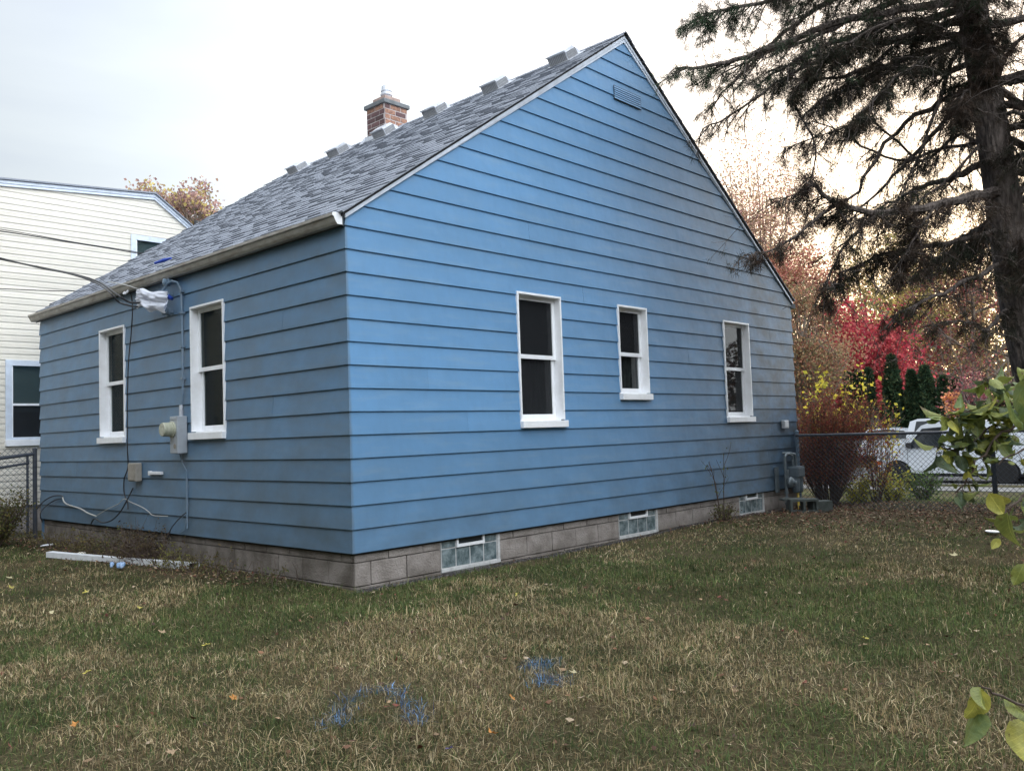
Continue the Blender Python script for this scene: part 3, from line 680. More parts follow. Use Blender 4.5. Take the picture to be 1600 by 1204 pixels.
q = MB(); q.bevbox(CX0 - .035, CX1 + .035, CY0 - .035, CY1 + .035, 6.268, 6.335, .01); q.build('chimney_crown', M['crown'], chim)
q = MB(); q.bevbox(CX0 + .07, CX1 - .07, CY0 + .07, CY1 - .07, 6.337, 6.44, .012); q.build('flue_tile', M['flue'], chim)
q = MB(); mt = Matrix.Translation((4.275, 4.63, 6.44))
q.lathe([(.10, 0), (.075, .02), (.07, .055), (.098, .065), (.098, .085), (.08, .09), (.078, .12), (.09, .13), (.09, .145), (.08, .15), (.078, .21), (.05, .235), (.0, .24)], mt, 22)
q.build('flue_cap', M['galv'], chim, smooth=False)
q = MB(); q.add([(CX0 - .012, CY1 + .08, 5.60), (CX0 - .012, CY0 - .03, 5.60), (CX0 - .012, CY0 - .03, 5.78), (CX0 - .012, CY1 + .05, 5.84), (CX0 - .10, CY1 + .10, 5.70), (CX0 - .10, CY0 - .05, 5.70)], [(0, 1, 2, 3), (1, 5, 2), (0, 3, 4), (0, 1, 5, 4)])
q.box(CX0 - .009, CX1 + .009, CY0 - .009, CY1 + .009, 5.5, 5.80); q.build('flashing', M['galv'], chim)

# electric service on the left wall -----------------------------------
em = MB(); em.bevbox(-.135, -.022, 2.915, 3.095, .893, 1.297, .008); meter = em.build('electric_meter', M['metergrey'], house)
q = MB(); mt = Matrix.Translation((-.135, 3.145, 1.16)) @ Matrix.Rotation(-math.pi / 2, 4, 'Y')
mt = Matrix.Translation((-.12, 3.03, 1.155)) @ Matrix.Rotation(-math.pi / 2, 4, 'Y')
q.lathe([(.088, 0), (.088, .035), (.078, .04), (.076, .125), (.070, .135), (.0, .137)], mt, 26); q.build('meter_cover', M['meterglass'], meter, smooth=False)
q = MB(); mt2 = Matrix.Translation((-.137, 2.975, .97)) @ Matrix.Rotation(-math.pi / 2, 4, 'Y'); q.lathe([(.028, 0), (.028, .003), (.0, .0035)], mt2, 16); q.build('knockout', M['beige'], meter)
q = MB(); q.bevbox(-.141, -.1365, 2.93, 3.08, 1.262, 1.272, .001); q.build('cover_lip', M['metergrey'], meter)
cd = MB(); cd.tube([(-.05, 3.0, 1.29), (-.05, 2.995, 1.42)], .022, 10); cd.build('conduit_hub', M['galv'], meter)
cd = MB(); cd.tube([(-.045, 2.995, 1.41), (-.045, 2.965, 1.55), (-.045, 2.955, 1.7), (-.04, 2.965, 2.2), (-.04, 2.975, 2.60), (-.045, 2.985, 2.70), (-.06, 3.02, 2.775), (-.09, 3.09, 2.80), (-.11, 3.17, 2.775), (-.13, 3.23, 2.71), (-.13, 3.26, 2.66)], .014, 8)
for z in (1.70, 2.05, 2.42, 2.66): cd.box(-.062, -.018, 2.94, 2.995, z, z + .02)
cd.build('service_conduit', M['conduit'], house)
for (yy, zz) in ((3.235, 2.665), (3.225, 2.47), (3.20, 2.80)):
    q = MB(); mt = Matrix.Translation((-.018, yy, zz)) @ Matrix.Rotation(-math.pi / 2, 4, 'Y')
    q.lathe([(.02, 0), (.02, .04), (.042, .045), (.045, .07), (.03, .08), (.038, .09), (.040, .115), (.022, .125), (.0, .127)], mt, 14); q.build('insulator', M['conduit'], house)
q = MB(); q.bevbox(-.10, -.020, 4.06, 4.26, .575, .79, .012); jb = q.build('junction_box', M['beige'], house)
q = MB(); q.bevbox(-.108, -.101, 4.075, 4.245, .59, .775, .003); q.build('box_cover', M['beige'], jb)
q = MB(); q.bevbox(-.06, -.022, 3.50, 3.78, .655, .69, .006); q.bevbox(-.05, -.024, 3.78, 3.84, .645, .695, .004); q.build('wall_bracket', M['whitep'], house)
q = MB(); q.tube([(-.03, 3.08, .89), (-.03, 3.02, .78), (-.03, 2.93, .70), (-.035, 2.93, .2), (-.04, 2.98, .06), (-.04, 3.08, .02)], .006, 6)
q.tube([(-.03, 2.925, .62), (-.03, 2.935, .08)], .012, 6); q.build('ground_wire', M['conduit'], house)
def cable(name, pts, r_, m, label=None, cat='cable', n=6):
    P_ = [Vector(p) for p in pts]; out_ = []
    for i in range(len(P_) - 1):     # Catmull-Rom
        p0, p1, p2, p3 = P_[max(i - 1, 0)], P_[i], P_[i + 1], P_[min(i + 2, len(P_) - 1)]
        for k_ in range(6):
            t = k_ / 6; out_.append(.5 * ((2 * p1) + (p2 - p0) * t + (2 * p0 - 5 * p1 + 4 * p2 - p3) * t * t + (3 * p1 - p0 - 3 * p2 + p3) * t ** 3))
    out_.append(P_[-1]); q = MB(); q.tube(out_, r_, n)
    o = q.build(name, m)
    if label: tag(o, label, cat)
    return o
cable('wall_cable', [(-0.030, 4.317, 2.883), (-0.050, 4.204, 2.664), (-0.040, 4.271, 2.348), (-0.060, 4.324, 1.888), (-0.060, 4.362, 1.043), (-0.030, 4.422, 0.751), (-0.030, 4.534, 0.596), (-0.030, 4.538, 0.426), (-0.040, 4.426, 0.322), (-0.050, 4.386, 0.240)], .007, M['cable'], 'thin black cable running down the wall past the edge of the far left window')
cable('hanging_cable', [(-0.030, 4.285, 0.492), (-0.070, 4.354, 0.356), (-0.100, 4.485, 0.210), (-0.100, 4.729, 0.101), (-0.090, 5.042, 0.055), (-0.060, 5.357, 0.087), (-0.050, 5.507, 0.014)], .008, M['cable'], 'loose black cable looping low on the wall below the small beige box')
cable('pale_cable', [(-0.040, 6.493, 0.325), (-0.050, 6.419, 0.275), (-0.050, 6.282, 0.236), (-0.060, 5.836, 0.200), (-0.060, 5.583, 0.151), (-0.060, 5.316, 0.121)], .010, M['wcable'], 'thick pale grey cable curving along the lower left of the wall')
cable('thin_pale_cable', [(-0.050, 5.342, 0.119), (-0.050, 4.983, 0.220), (-0.050, 4.659, 0.293), (-0.050, 4.492, 0.359), (-0.050, 4.313, 0.326), (-0.050, 4.001, 0.275), (-0.050, 3.833, 0.229), (-0.050, 3.702, 0.190), (-0.040, 3.372, 0.194)], .005, M['wcable'], 'thin pale wire swagged across the lowest boards of the left wall')
cable('corner_cable', [(-0.250, 6.837, 0.175), (-0.100, 7.040, 0.262), (-0.050, 6.843, 0.335), (-0.040, 6.539, 0.350), (-0.040, 6.493, 0.316)], .008, M['cable'], 'black cable bending from the fence post to the far left corner of the wall')
cable('lower_corner_cable', [(-0.040, 6.516, 0.315), (-0.050, 6.796, 0.274), (-0.120, 6.932, 0.187), (-0.250, 6.715, 0.110), (-0.200, 6.794, -0.003)], .007, M['cable'], 'second black cable sagging under the first at the far left corner of the wall')
cable('ground_cable', [(-0.040, 2.931, 0.253), (-0.100, 3.003, 0.173), (-0.150, 3.066, 0.078), (-0.150, 3.144, -0.023)], .006, M['cable'], 'short dark cable dropping from the conduit end to the weeds')
SP = (-0.250, 3.639, 2.583)
cable('service_cable', [(-1.727, 9.000, 4.303), (-0.804, 8.200, 3.895), (-0.478, 7.600, 3.733), (-0.299, 6.600, 3.485), (-0.183, 5.600, 3.240), (-0.200, 4.800, 3.021), (-0.450, 3.725, 2.715), (-0.300, 3.742, 2.636), (-0.220, 3.657, 2.617), (-0.160, 3.318, 2.593), (-0.130, 3.114, 2.634)], .012, M['cable'], 'thick black service cable sweeping from upper left to the plastic bag')
cable('second_service_cable', [(-1.728, 9.000, 4.368), (-0.804, 8.200, 3.942), (-0.478, 7.600, 3.752), (-0.299, 6.600, 3.476), (-0.247, 5.600, 3.241), (-0.239, 4.800, 3.009), (-0.470, 3.815, 2.733), (-0.350, 3.864, 2.640), (-0.280, 3.705, 2.582), (-0.240, 3.629, 2.568)], .010, M['cable'], 'lower black service cable dipping under the eave beside the plastic bag')
cable('messenger_wire', [(-0.600, 3.560, 2.807), (-0.450, 3.468, 2.773), (-0.200, 3.599, 2.759), (-0.080, 3.204, 2.650)], .005, M['wcable'], 'pale taut support wire above the plastic bag under the gutter')
cable('overhead_wire', [(-1.728, 9.000, 4.453), (-0.095, 8.900, 4.441), (1.002, 8.750, 4.372), (2.043, 8.500, 4.270), (2.825, 8.400, 4.169)], .009, M['cable'], 'upper thin overhead wire crossing the cream siding')
cable('overhead_wire', [(-1.728, 9.000, 4.509), (-0.095, 8.900, 4.472), (1.002, 8.750, 4.383), (1.846, 8.500, 4.300), (2.825, 8.400, 4.215)], .006, M['cable'], 'thinnest overhead wire just above its twin on the cream siding')
cable('overhead_wire', [(-1.723, 9.000, 3.473), (-0.155, 8.700, 3.493), (0.401, 8.300, 3.461), (0.913, 8.000, 3.459)], .007, M['cable'], 'nearly level thin wire crossing the cream siding lowest of the overhead wires')

# plastic bag tied round the splice
def bag():
    c0 = [(-0.200, 3.749, 2.787), (-0.200, 2.965, 2.649), (-0.200, 3.032, 2.426), (-0.200, 3.754, 2.580)]
    A = np.array(c0); n = 22; rs = np.random.default_rng(4); V = []; F = []
    for side in (-1, 1):
        for i in range(n + 1):
            for j in range(n + 1):
                u, v = i / n, j / n; p = (A[0] * (1 - u) + A[1] * u) * (1 - v) + (A[3] * (1 - u) + A[2] * u) * v
                r_ = .035 * math.sin(math.pi * u) ** .6 * math.sin(math.pi * v) ** .6
                cr_ = .05 * mnoise.noise(Vector((u * 3.1, v * 3.1, side + 2))) + .03 * mnoise.noise(Vector((u * 7, v * 8, side))) + .012 * mnoise.noise(Vector((u * 17, v * 15, 3)))
                edge = .018 * math.sin(13 * u + 5) * (1 if v > .5 else .4) * (abs(v - .5) * 2) ** 2
                V.append((p[0] + side * r_ + cr_ * math.sin(math.pi * v) ** .5, p[1] + .012 * math.sin(17 * v) * (abs(u - .5) * 2) ** 2, p[2] + edge + .012 * math.sin(8 * u)))
        b_ = 0 if side < 0 else (n + 1) ** 2
        for i in range(n):
            for j in range(n):
                a = b_ + i * (n + 1) + j; F.append((a, a + n + 1, a + n + 2, a + 1))
    q = MB(); q.v = V; q.f = F; o = q.build('plastic_bag', M['bag'], smooth=True); return tag(o, 'crumpled white plastic bag tied round the cable splice below the gutter', 'plastic bag')
bag()
q = MB(); q.tube([(-0.140, 3.093, 2.637), (-0.120, 3.090, 2.610), (-0.080, 3.128, 2.611)], .022, 8); tag(q.build('cable_tape', M['bluetape']), 'blue tape band between the plastic bag and the wall insulator', 'tape')
q = MB(); P_ = (-0.100, 3.246, 3.016)
q.tube([(P_[0] - .05, P_[1] + .13, P_[2] + .02), (P_[0] + .0, P_[1], P_[2] + .04), (P_[0] + .03, P_[1] - .10, P_[2] + .05)], [.014, .022, .01], 7); tag(q.build('blue_scrap', M['bluetape']), 'scrap of blue plastic lying on the shingles at the gutter edge', 'scrap')
q = MB(); P_ = (-0.100, 4.244, 2.835)
for d_ in ((0, 0, 0), (0, .05, .008), (0, -.04, .012)): q.tube([(P_[0] + d_[0], P_[1] + d_[1], P_[2] + d_[2]), (P_[0] - .02, P_[1] + d_[1], P_[2] + d_[2] - .03)], .012, 6)
q.build('cable_clamp', M['whitep'], house)

# dryer vent hood and gas meter near the right end -------------------------
P_ = (8.132, -0.020, 0.979)
q = MB(); q.bevbox(P_[0] - .075, P_[0] + .075, -.075, -.022, P_[2] - .06, P_[2] + .065, .01); dv = q.build('wall_vent', M['galv'], house)
for i in range(4):
    q = MB(); q.box(P_[0] - .055 + i * .03, P_[0] - .04 + i * .03, -.083, -.0755, P_[2] - .05, P_[2] + .05); q.build('slat', M['trim'], dv)
GX, GY, GZ = 8.03, -.17, -.16
gm = MB(); gm.bevbox(GX - .02, GX + .22, GY - .11, GY + .07, .33, .50, .03); gas = gm.build('gas_meter', M['gasbody']); gas.location.z = GZ
tag(gas, 'dark grey gas meter with bent pipes at the right end of the blue wall', 'gas meter')
for i, x in enumerate((GX + .04, GX + .155)):
    q = MB(); mt = Matrix.Translation((x, GY - .03, .10)); q.lathe([(.035, 0), (.055, .02), (.06, .06), (.06, .235)], mt, 16); q.build('diaphragm_housing', M['gasbody'], gas, smooth=False)
q = MB(); q.tube([(GX + .05, GY, .49), (GX + .05, GY, .60), (GX + .03, GY, .66), (GX - .03, GY + .02, .69), (GX - .10, GY + .03, .69), (GX - .15, GY + .03, .66), (GX - .155, GY + .03, .55), (GX - .155, GY + .03, -.32)], .020, 10)
q.tube([(GX + .15, GY, .49), (GX + .15, GY, .61), (GX + .12, GY, .68), (GX + .06, GY + .05, .70), (GX + .02, -.02, .70)], .020, 10)
q.tube([(GX + .21, GY - .02, .45), (GX + .30, GY - .02, .46), (GX + .33, GY - .02, .42)], .022, 10)
for z in (.02, .10, -.06): q.tube([(GX - .155, GY + .03, z), (GX - .155, GY + .03, z + .035)], .032, 10)
q.build('gas_pipe', M['pipe'], gas, smooth=False)
q = MB(); mt = Matrix.Translation((GX - .155, GY - .05, .27)) @ Matrix.Rotation(math.pi / 2, 4, 'X'); q.lathe([(.02, -.04), (.07, -.03), (.085, 0), (.07, .03), (.03, .05), (.025, .09), (0, .092)], mt, 18)
q.tube([(GX - .155, GY + .0, .33), (GX - .155, GY - .01, .46)], .016, 8); q.tube([(GX - .16, GY - .06, .24), (GX - .05, GY - .06, .22)], .017, 8); q.build('regulator', M['pipe'], gas, smooth=False)
q = MB(); q.box(GX - .28, GX - .21, -.06, -.022, .12, .50); q.build('bracket', M['pipe'], gas)
q = MB(); q.bevbox(8.11, 8.18, -.20, -.19, -.26, -.04, .003); q.box(8.135, 8.155, -.19, -.185, -.4, -.1); tag(q.build('yellow_marker', M['yellow']), 'yellow gas line marker tag standing under the gas meter', 'marker')
# cinder block with two open cells
def cinder(loc, rz, label, lay):
    q = MB(); t = .035; Lb, Wb, Hb = .40, .20, .20
    q.bevbox(0, Lb, 0, t, 0, Hb, .004); q.bevbox(0, Lb, Wb - t, Wb, 0, Hb, .004)
    for x in (0, Lb / 2 - t / 2, Lb - t): q.box(x + .001, x + t - .001, t - .002, Wb - t + .002, .001, Hb - .001)
    o = q.build('cinder_block', M['cinder'])
    o.matrix_world = Matrix.Translation(loc) @ Matrix.Rotation(rz, 4, 'Z') @ (Matrix.Rotation(math.pi / 2, 4, 'X') if lay else Matrix.Identity(4))
    return tag(o, label, 'concrete block')
cb = (7.599, -0.268, -0.300)
cinder((cb[0] + .02, cb[1] - .0, -.31), R(-52), 'grey concrete block on its side showing two open cells below the gas meter', True)
sb = (7.894, -0.739, -0.300)
q = MB(); q.bevbox(-.15, .15, -.10, .10, 0, .17, .01); o = q.build('stone_block', M['cinder']); o.location = (sb[0], sb[1] + .1, -.32); o.rotation_euler.z = R(-40); tag(o, 'solid weathered block at the foot of the red bush', 'stone block')
cp = MB(); cp.bevbox(-.28, .06, -.09, .10, .0, .03, .006); o = cp.build('flat_slab', M['cinder']); o.location = (sb[0] - .1, sb[1] + .35, -.14); o.rotation_euler.z = R(-45); tag(o, 'thin flat slab bridging behind the solid block by the bush', 'stone slab')

# ------------------------------------------------------------------ cream neighbour house
cream = empty('cream_house', (-2, 9.2, -.35), 'cream sided house with shallow gable roof standing behind the blue house', 'house'); cream.location = (0, 0, 0)
YC = 9.2; HC = .1016; pts_r = [(-9.0, 4.40), (-0.006, 5.25), (2.511, 5.46), (3.238, 4.95), (6.5, 2.65)]
def cz(x):
    for (xa, za), (xb, zb) in zip(pts_r[:-1], pts_r[1:]):
        if xa <= x <= xb: return za + (zb - za) * (x - xa) / (xb - xa)
    return 0
CW = [(.06, .90, 1.06, 2.44), (2.08, 3.3, 3.35, 4.76)]
profc = [(0.0, 0.0), (0.0, 0.013), (0.002, 0.0145), (HC * .45, 0.013), (HC * .5, .008), (HC * .55, .012), (HC + .002, 0.003)]
def cclip_for(z):
    # intervals where wall is below roof
    if z < 2.6: return (-9.0, 6.5)
    xr = 3.238 + (4.95 - z) / (4.95 - 2.65) * 3.262 if z < 4.95 else (3.238 - (z - 4.95) / .51 * .727 if z < 5.46 else 2.511)
    xl = -9 if z < 4.40 else (-9 + (z - 4.40) / .85 * 8.994 if z < 5.25 else -.006 + (z - 5.25) / .21 * 2.517)
    return xl, xr
kc = 0; z = .10
while z < 5.44:
    xa, xb = cclip_for(z); xa2, xb2 = cclip_for(min(z + HC, 5.45))
    def cc(zz, a, b, xa=xa, xb=xb, xa2=xa2, xb2=xb2, z=z):
        t = min(max((zz - z) / HC, 0), 1); l = xa + (xa2 - xa) * t; r_ = xb + (xb2 - xb) * t
        return (max(a, l) if b > l else b), (min(b, r_) if a < r_ else a)
    zt_ = min(z + HC, 5.45); ed = [-9.0] + [e for h in CW if h[2] <= z + 1e-6 and h[3] >= zt_ - 1e-6 for e in h[:2]] + [6.5]
    for i_ in range(0, len(ed), 2): course('vinyl_board', z, zt_, [(ed[i_], ed[i_ + 1])], CW, lambda s, o, zz: (s, YC - o, zz), cc, False, False, M['cream'], cream, P=profc, H=HC)
    z += HC
q = MB(); q.box(-9, 6.5, YC + .03, YC + .25, -.6, .10); q.box(-9, 6.5, YC + .1, YC + .12, .1, 2.6); q.build('foundation', M['block'], cream)
q = MB()
for (xa, za), (xb, zb) in zip(pts_r[:-1], pts_r[1:]):
    for (yo, d0, d1) in ((-.05, -.01, .035), (-.065, .035, .085)):
        vs = [(x, yy, zz + dz) for x, zz in ((xa, za), (xb, zb)) for yy, dz in ((YC + yo, d0), (YC + yo, d1), (YC, d1), (YC, d0))]
        q.add(vs, [(0, 4, 5, 1), (1, 5, 6, 2), (0, 3, 7, 4), (0, 1, 2, 3), (4, 7, 6, 5)])
q.build('rake_trim', M['rake'], cream)
q = MB()
for (xa, za), (xb, zb) in zip(pts_r[:-1], pts_r[1:]):
    q.add([(xa, YC - .10, za + .088), (xb, YC - .10, zb + .088), (xb, YC + 9, zb + .088), (xa, YC + 9, za + .088), (xa, YC - .10, za + .115), (xb, YC - .10, zb + .115), (xb, YC + 9, zb + .115), (xa, YC + 9, za + .115)],
          [(4, 5, 6, 7), (0, 1, 5, 4), (0, 3, 2, 1), (1, 2, 6, 5)])
q.build('roof', M['shingle'], cream)
q = MB(); q.box(6.48, 6.5, YC + .02, YC + 9, -.6, 2.7); q.box(-9, -8.98, YC + .02, YC + 9, -.6, 4.4); q.box(-9, 6.5, YC + 9, YC + 9.02, -.6, 2.7); q.build('rear_wall', M['cream'], cream)
def cwin(a, b, z0, z1, low):
    q = MB(); t = .09; yb, yf = YC + .02, YC - .035
    q.box(a, a + t, yf, yb, z0 + .10, z1); q.box(b - t, b, yf, yb, z0 + .10, z1); q.box(a + t, b - t, yf + .001, yb, z1 - t, z1); q.box(a + t, b - t, yf - .001, yb, z0 + .10, z0 + .14)
    f = q.build('window', M['rake'], cream)
    q = MB(); q.bevbox(a - .01, b + .01, yf - .03, yb, z0, z0 + .098, .004); q.build('sill', M['trim'], f)
    zm = z0 + .14 + (z1 - t - z0 - .14) * .44
    q = MB(); q.box(a + t, b - t, yf + .012, yb, zm, zm + .035); q.box(a + t, a + t + .02, yf + .013, yb, z0 + .14, z1 - t); q.box(b - t - .02, b - t, yf + .013, yb, z0 + .14, z1 - t); q.build('sash', M['trim'], f)
    q = MB(); q.box(a + t, b - t, YC - .008, YC - .004, zm + .035, z1 - t); q.build('pane', M['pane'], f)
    q = MB(); q.box(a + t, b - t, YC - .005, YC - .001, z0 + .14, zm); q.build('pane', M['screen'], f)
    q = MB(); q.box(a + t, b - t, YC + .02, YC + .03, zm - (.1 if low else .0), z1 - t); q.build('blind', M['blind'], f)
cwin(*CW[0], True); cwin(*CW[1], True)
vp = (3.993, 10.500, 5.503)
q = MB(); q.tube([(vp[0], 10.5, vp[2] - .9), (vp[0], 10.5, vp[2] + .05)], .045, 12); q.build('vent_pipe', M['cable'], cream)

# ------------------------------------------------------------------ chain link fences
def link_mesh(parent, p0, p1, z0a, z1a, z0b, z1b, sp=.072, r_=.003):
    """two families of crossing wires woven between z0 and z1 along p0-p1"""
    p0, p1 = Vector(p0), Vector(p1); Ln = (p1 - p0).length; d = (p1 - p0) / Ln; nrm = Vector((-d.y, d.x, 0)); q = MB()
    def pt(s, f, o): 
        t = s / Ln; zz = (z0a + (z0b - z0a) * t) * (1 - f) + (z1a + (z1b - z1a) * t) * f
        b = p0 + d * s + nrm * o; return Vector((b.x, b.y, zz))
    Hh = z1a - z0a; n = int((Ln + Hh) / sp)
    for fam in (0, 1):
        for i in range(n + 1):
            s0 = i * sp - Hh * (fam == 0); s0 = s0 if fam == 0 else i * sp
            a, b = (s0, s0 + Hh) if fam == 0 else (s0, s0 - Hh)
            ta, tb = 0.0, 1.0
            lo = lambda v: v < 0
            if fam == 0:
                if b < 0 or a > Ln: continue
                ta = max(0, -a / Hh); tb = min(1, (Ln - a) / Hh)
            else:
                if b > Ln or a < 0: continue
                ta = max(0, (a - Ln) / Hh); tb = min(1, a / Hh)
            if tb - ta < .02: continue
            o = .003 if fam else -.003
            q.tube([pt(a + (b - a) * ta, ta, o), pt(a + (b - a) * tb, tb, o)], r_, 3, cap=False)
    m_ = q.build('chain_link', M['fence'], parent); m_['kind'] = 'stuff'; return m_
def post(parent, x, y, z0, z1, r_, name='post'):
    q = MB(); q.tube([(x, y, z0), (x, y, z1)], r_, 12); q.tube([(x, y, z1 - .001), (x, y, z1 + .02), (x, y, z1 + .035)], [r_ + .004, r_ + .003, .008], 12); return q.build(name, M['conduit'] if name == 'end_post' else M['fence'], parent)
FX = 8.46
fr_ = empty('chain_link_fence', (FX, -2.8, -.32), 'dark chain link fence with top rail running from the house corner to the right', 'fence'); fr_.location = (0, 0, 0)
post(fr_, FX + .03, -.06, -.5, .85, .028, 'end_post')
for y in (-2.83, -5.6): post(fr_, FX, y, -.6, .80, .032)
q = MB(); q.tube([(FX, -.06, .80), (FX, -2.83, .79), (FX, -8.4, .77)], .021, 10); q.build('top_rail', M['rail'], fr_)
link_mesh(fr_, (FX - .035, -.08, 0), (FX - .035, -8.4, 0), -.30, .80, -.30, .77)
fl = empty('side_fence', (0, 7.6, -.35), 'weathered chain link fence between the blue and cream houses at far left', 'fence'); fl.location = (0, 0, 0)
post(fl, -.02, 7.62, -.6, .985, .03); q = MB(); q.tube([(-.12, 7.62, -.3), (-.12, 7.62, .93)], .018, 8); q.build('gate_stile', M['fence'], fl)
q = MB(); q.tube([(-.02, 7.62, .93), (-.55, 7.58, .88), (-6, 7.2, .80)], .026, 8); q.build('top_rail', M['fence'], fl)
q = MB(); q.tube([(-.10, 7.615, .80), (-.55, 7.575, .745), (-6, 7.195, .66)], .018, 8); q.build('lower_rail', M['fence'], fl)
link_mesh(fl, (-.05, 7.60, 0), (-6, 7.18, 0), -.30, 1.02, -.30, .84, sp=.08, r_=.003)
for x in (-2.9, -5.8): post(fl, x, 7.4 + x * .03, -.6, .9, .03)

# ------------------------------------------------------------------ tree generator
def limb(mb, rs, p, d, ln, r0, r1, n=6, wob=.18, grav=0.0, sides=6):
    """crooked tapered limb; returns its points"""
    pts = [Vector(p)]; d = Vector(d).normalized(); step = ln / n
    for i in range(n):
        d = (d + Vector((rs.uniform(-wob, wob), rs.uniform(-wob, wob), rs.uniform(-wob, wob) + grav))).normalized()
        pts.append(pts[-1] + d * step)
    rad = [r0 + (r1 - r0) * (i / n) for i in range(n + 1)]
    mb.tube(pts, rad, sides, cap=False); return pts, d
def branching(mb, rs, p, d, ln, r_, lv, tips, spread=.7, up=.12, kids=(3, 4), shrink=.62, minr=.006):
    pts, dd = limb(mb, rs, p, d, ln, r_, r_ * .5, n=5, grav=up * .4, sides=6 if r_ > .03 else 4 if r_ > .012 else 3)
    if lv == 0: tips.append(pts[-1]); tips.append(pts[-3]); return
    for i in range(rs.randint(*kids)):
        t = rs.uniform(.35, 1); k_ = min(int(t * 5), 4); b = pts[k_].lerp(pts[k_ + 1], t * 5 - k_ if t < 1 else 1)
        nd = (dd + Vector((rs.gauss(0, spread), rs.gauss(0, spread), rs.gauss(0, spread * .7) + up))).normalized()
        branching(mb, rs, b, nd, ln * shrink * rs.uniform(.8, 1.2), max(r_ * .5, minr), lv - 1, tips, spread, up, kids, shrink, minr)
def leafy_tree(name, base, height, trunk_r, lv, cols, nleaf, leaf, label, cat, seed, spread=.7, clump=.35, group=None, crown=None, barkm='palebark', first=.35, kids=(3, 4), limbs=7, droop=.3, lean=(0, 0), zmul=1.0):
    rs = random.Random(seed); rg = np.random.default_rng(seed); root = empty(name, base, label, cat, group); mb = MB(); tips = []
    pts, d = limb(mb, rs, (0, 0, -.2), (lean[0], lean[1], 1), height * .75, trunk_r, trunk_r * .35, n=8, wob=.05, sides=8)
    for i in range(limbs):
        t = first + (1 - first) * i / limbs; k_ = min(int(t * 8), 7); b = pts[k_].lerp(pts[k_ + 1], t * 8 - k_)
        a = i * 2.4 + rs.random(); nd = Vector((math.cos(a), math.sin(a), rs.uniform(.25, .8) * zmul)).normalized()
        branching(mb, rs, b, nd, height * .26 * rs.uniform(.8, 1.25) * (1.15 - t * .5), trunk_r * .45, lv, tips, spread, .15, kids)
    branching(mb, rs, pts[-1], d, height * .2, trunk_r * .35, lv, tips, spread, .3, kids)
    mb.build('trunk', M[barkm], root)
    if nleaf:
        T = np.array([t[:] for t in tips]); P = T[rg.integers(0, len(T), nleaf)] + rg.normal(0, clump, (nleaf, 3)) * [1, 1, .8]
        C_ = pick(rg, cols, nleaf, .3); cn = vnoise(P[:, 0] * 1.0 + P[:, 2], P[:, 1] * 1.0 + P[:, 2] * .7, 1.1 / max(height / 8, .5), seed)
        C_ = C_ * (0.65 + .7 * cn)[:, None]; put('crown', leaf_mesh('crown', P, leaf, C_, M['leafcol'], rg, droop), root)
    return root

# ------------------------------------------------------------------ street: van and cars
def poly_prism(mb, outline, hw, tum=None):
    """side outline (x,z) extruded across the width; tum(z)-> half width factor"""
    n = len(outline); f = tum or (lambda z: 1)
    vs = [(x, -hw * f(z), z) for x, z in outline] + [(x, hw * f(z), z) for x, z in outline]
    mb.add(vs, [tuple(range(n)), tuple(range(2 * n - 1, n - 1, -1))] + [(i, i + n, (i + 1) % n + n, (i + 1) % n) for i in range(n)])
def arch(cx, r_, z0, n=12): return [(cx + r_ * math.cos(a), z0 + r_ * math.sin(a)) for a in [math.pi * i / n for i in range(n, -1, -1)]]
def vehicle(name, label, cat, loc, rz, roofline, hw, wx, wr, windows, body='vanwhite', belt=1.0, tum=.13, top=1.9, moulding=True):
    root = empty(name, loc, label, cat, None, rz)
    z0 = .32; ol = [roofline[0]] + roofline[1:]
    bottom = [(ol[-1][0], z0)] + [] 
    path = list(ol) + [(ol[-1][0] - .02 if ol[-1][0] > 0 else ol[-1][0], z0)]
    for cx in sorted(wx, reverse=True): path += arch(cx, wr + .07, z0)[::-1] if False else [(cx + (wr + .07) * math.cos(a), z0 + (wr + .07) * math.sin(a)) for a in [math.pi * i / 12 for i in range(13)]]
    path += [(ol[0][0], z0)]
    fn = lambda z: 1 - tum * max(0, (z - belt) / (top - belt))
    q = MB(); poly_prism(q, path, hw, fn); me = q.mesh('body', M[body]); bm = bmesh.new(); bm.from_mesh(me)
    bmesh.ops.triangulate(bm, faces=[f for f in bm.faces if len(f.verts) > 4]); bm.to_mesh(me); bm.free(); put('body', me, root)
    q = MB(); q.box(ol[0][0] + .05, ol[-1][0] - .05, -hw * .9, hw * .9, .22, .62); q.build('underbody', M['plastic'], root)
    for s_ in (-1, 1):
        for wn in windows:
            q = MB(); n = len(wn); vs = [(x, s_ * (hw * fn(z) + .006), z) for x, z in wn] + [(x, s_ * (hw * fn(z) - .03), z) for x, z in wn]
            q.add(vs, [tuple(range(n)), tuple(range(2 * n - 1, n - 1, -1))] + [(i, i + n, (i + 1) % n + n, (i + 1) % n) for i in range(n)]); q.build('side_window', M['dglass'], root)
        for cx in wx:
            mt = Matrix.Translation((cx, s_ * (hw - .10), wr)) @ Matrix.Rotation(math.pi / 2 * -s_, 4, 'X')
            q = MB(); q.lathe([(wr * .6, -.11), (wr * .93, -.11), (wr, -.07), (wr, .07), (wr * .93, .11), (wr * .62, .11)], mt, 26); w2 = q.build('wheel', M['tyre'], root)
            q = MB(); q.lathe([(wr * .61, .10), (wr * .56, .085), (wr * .5, .07), (wr * .2, .10), (0, .105)], mt, 20); q.build('rim', M['rim'], w2)
    return root, fn
VX = 24.0
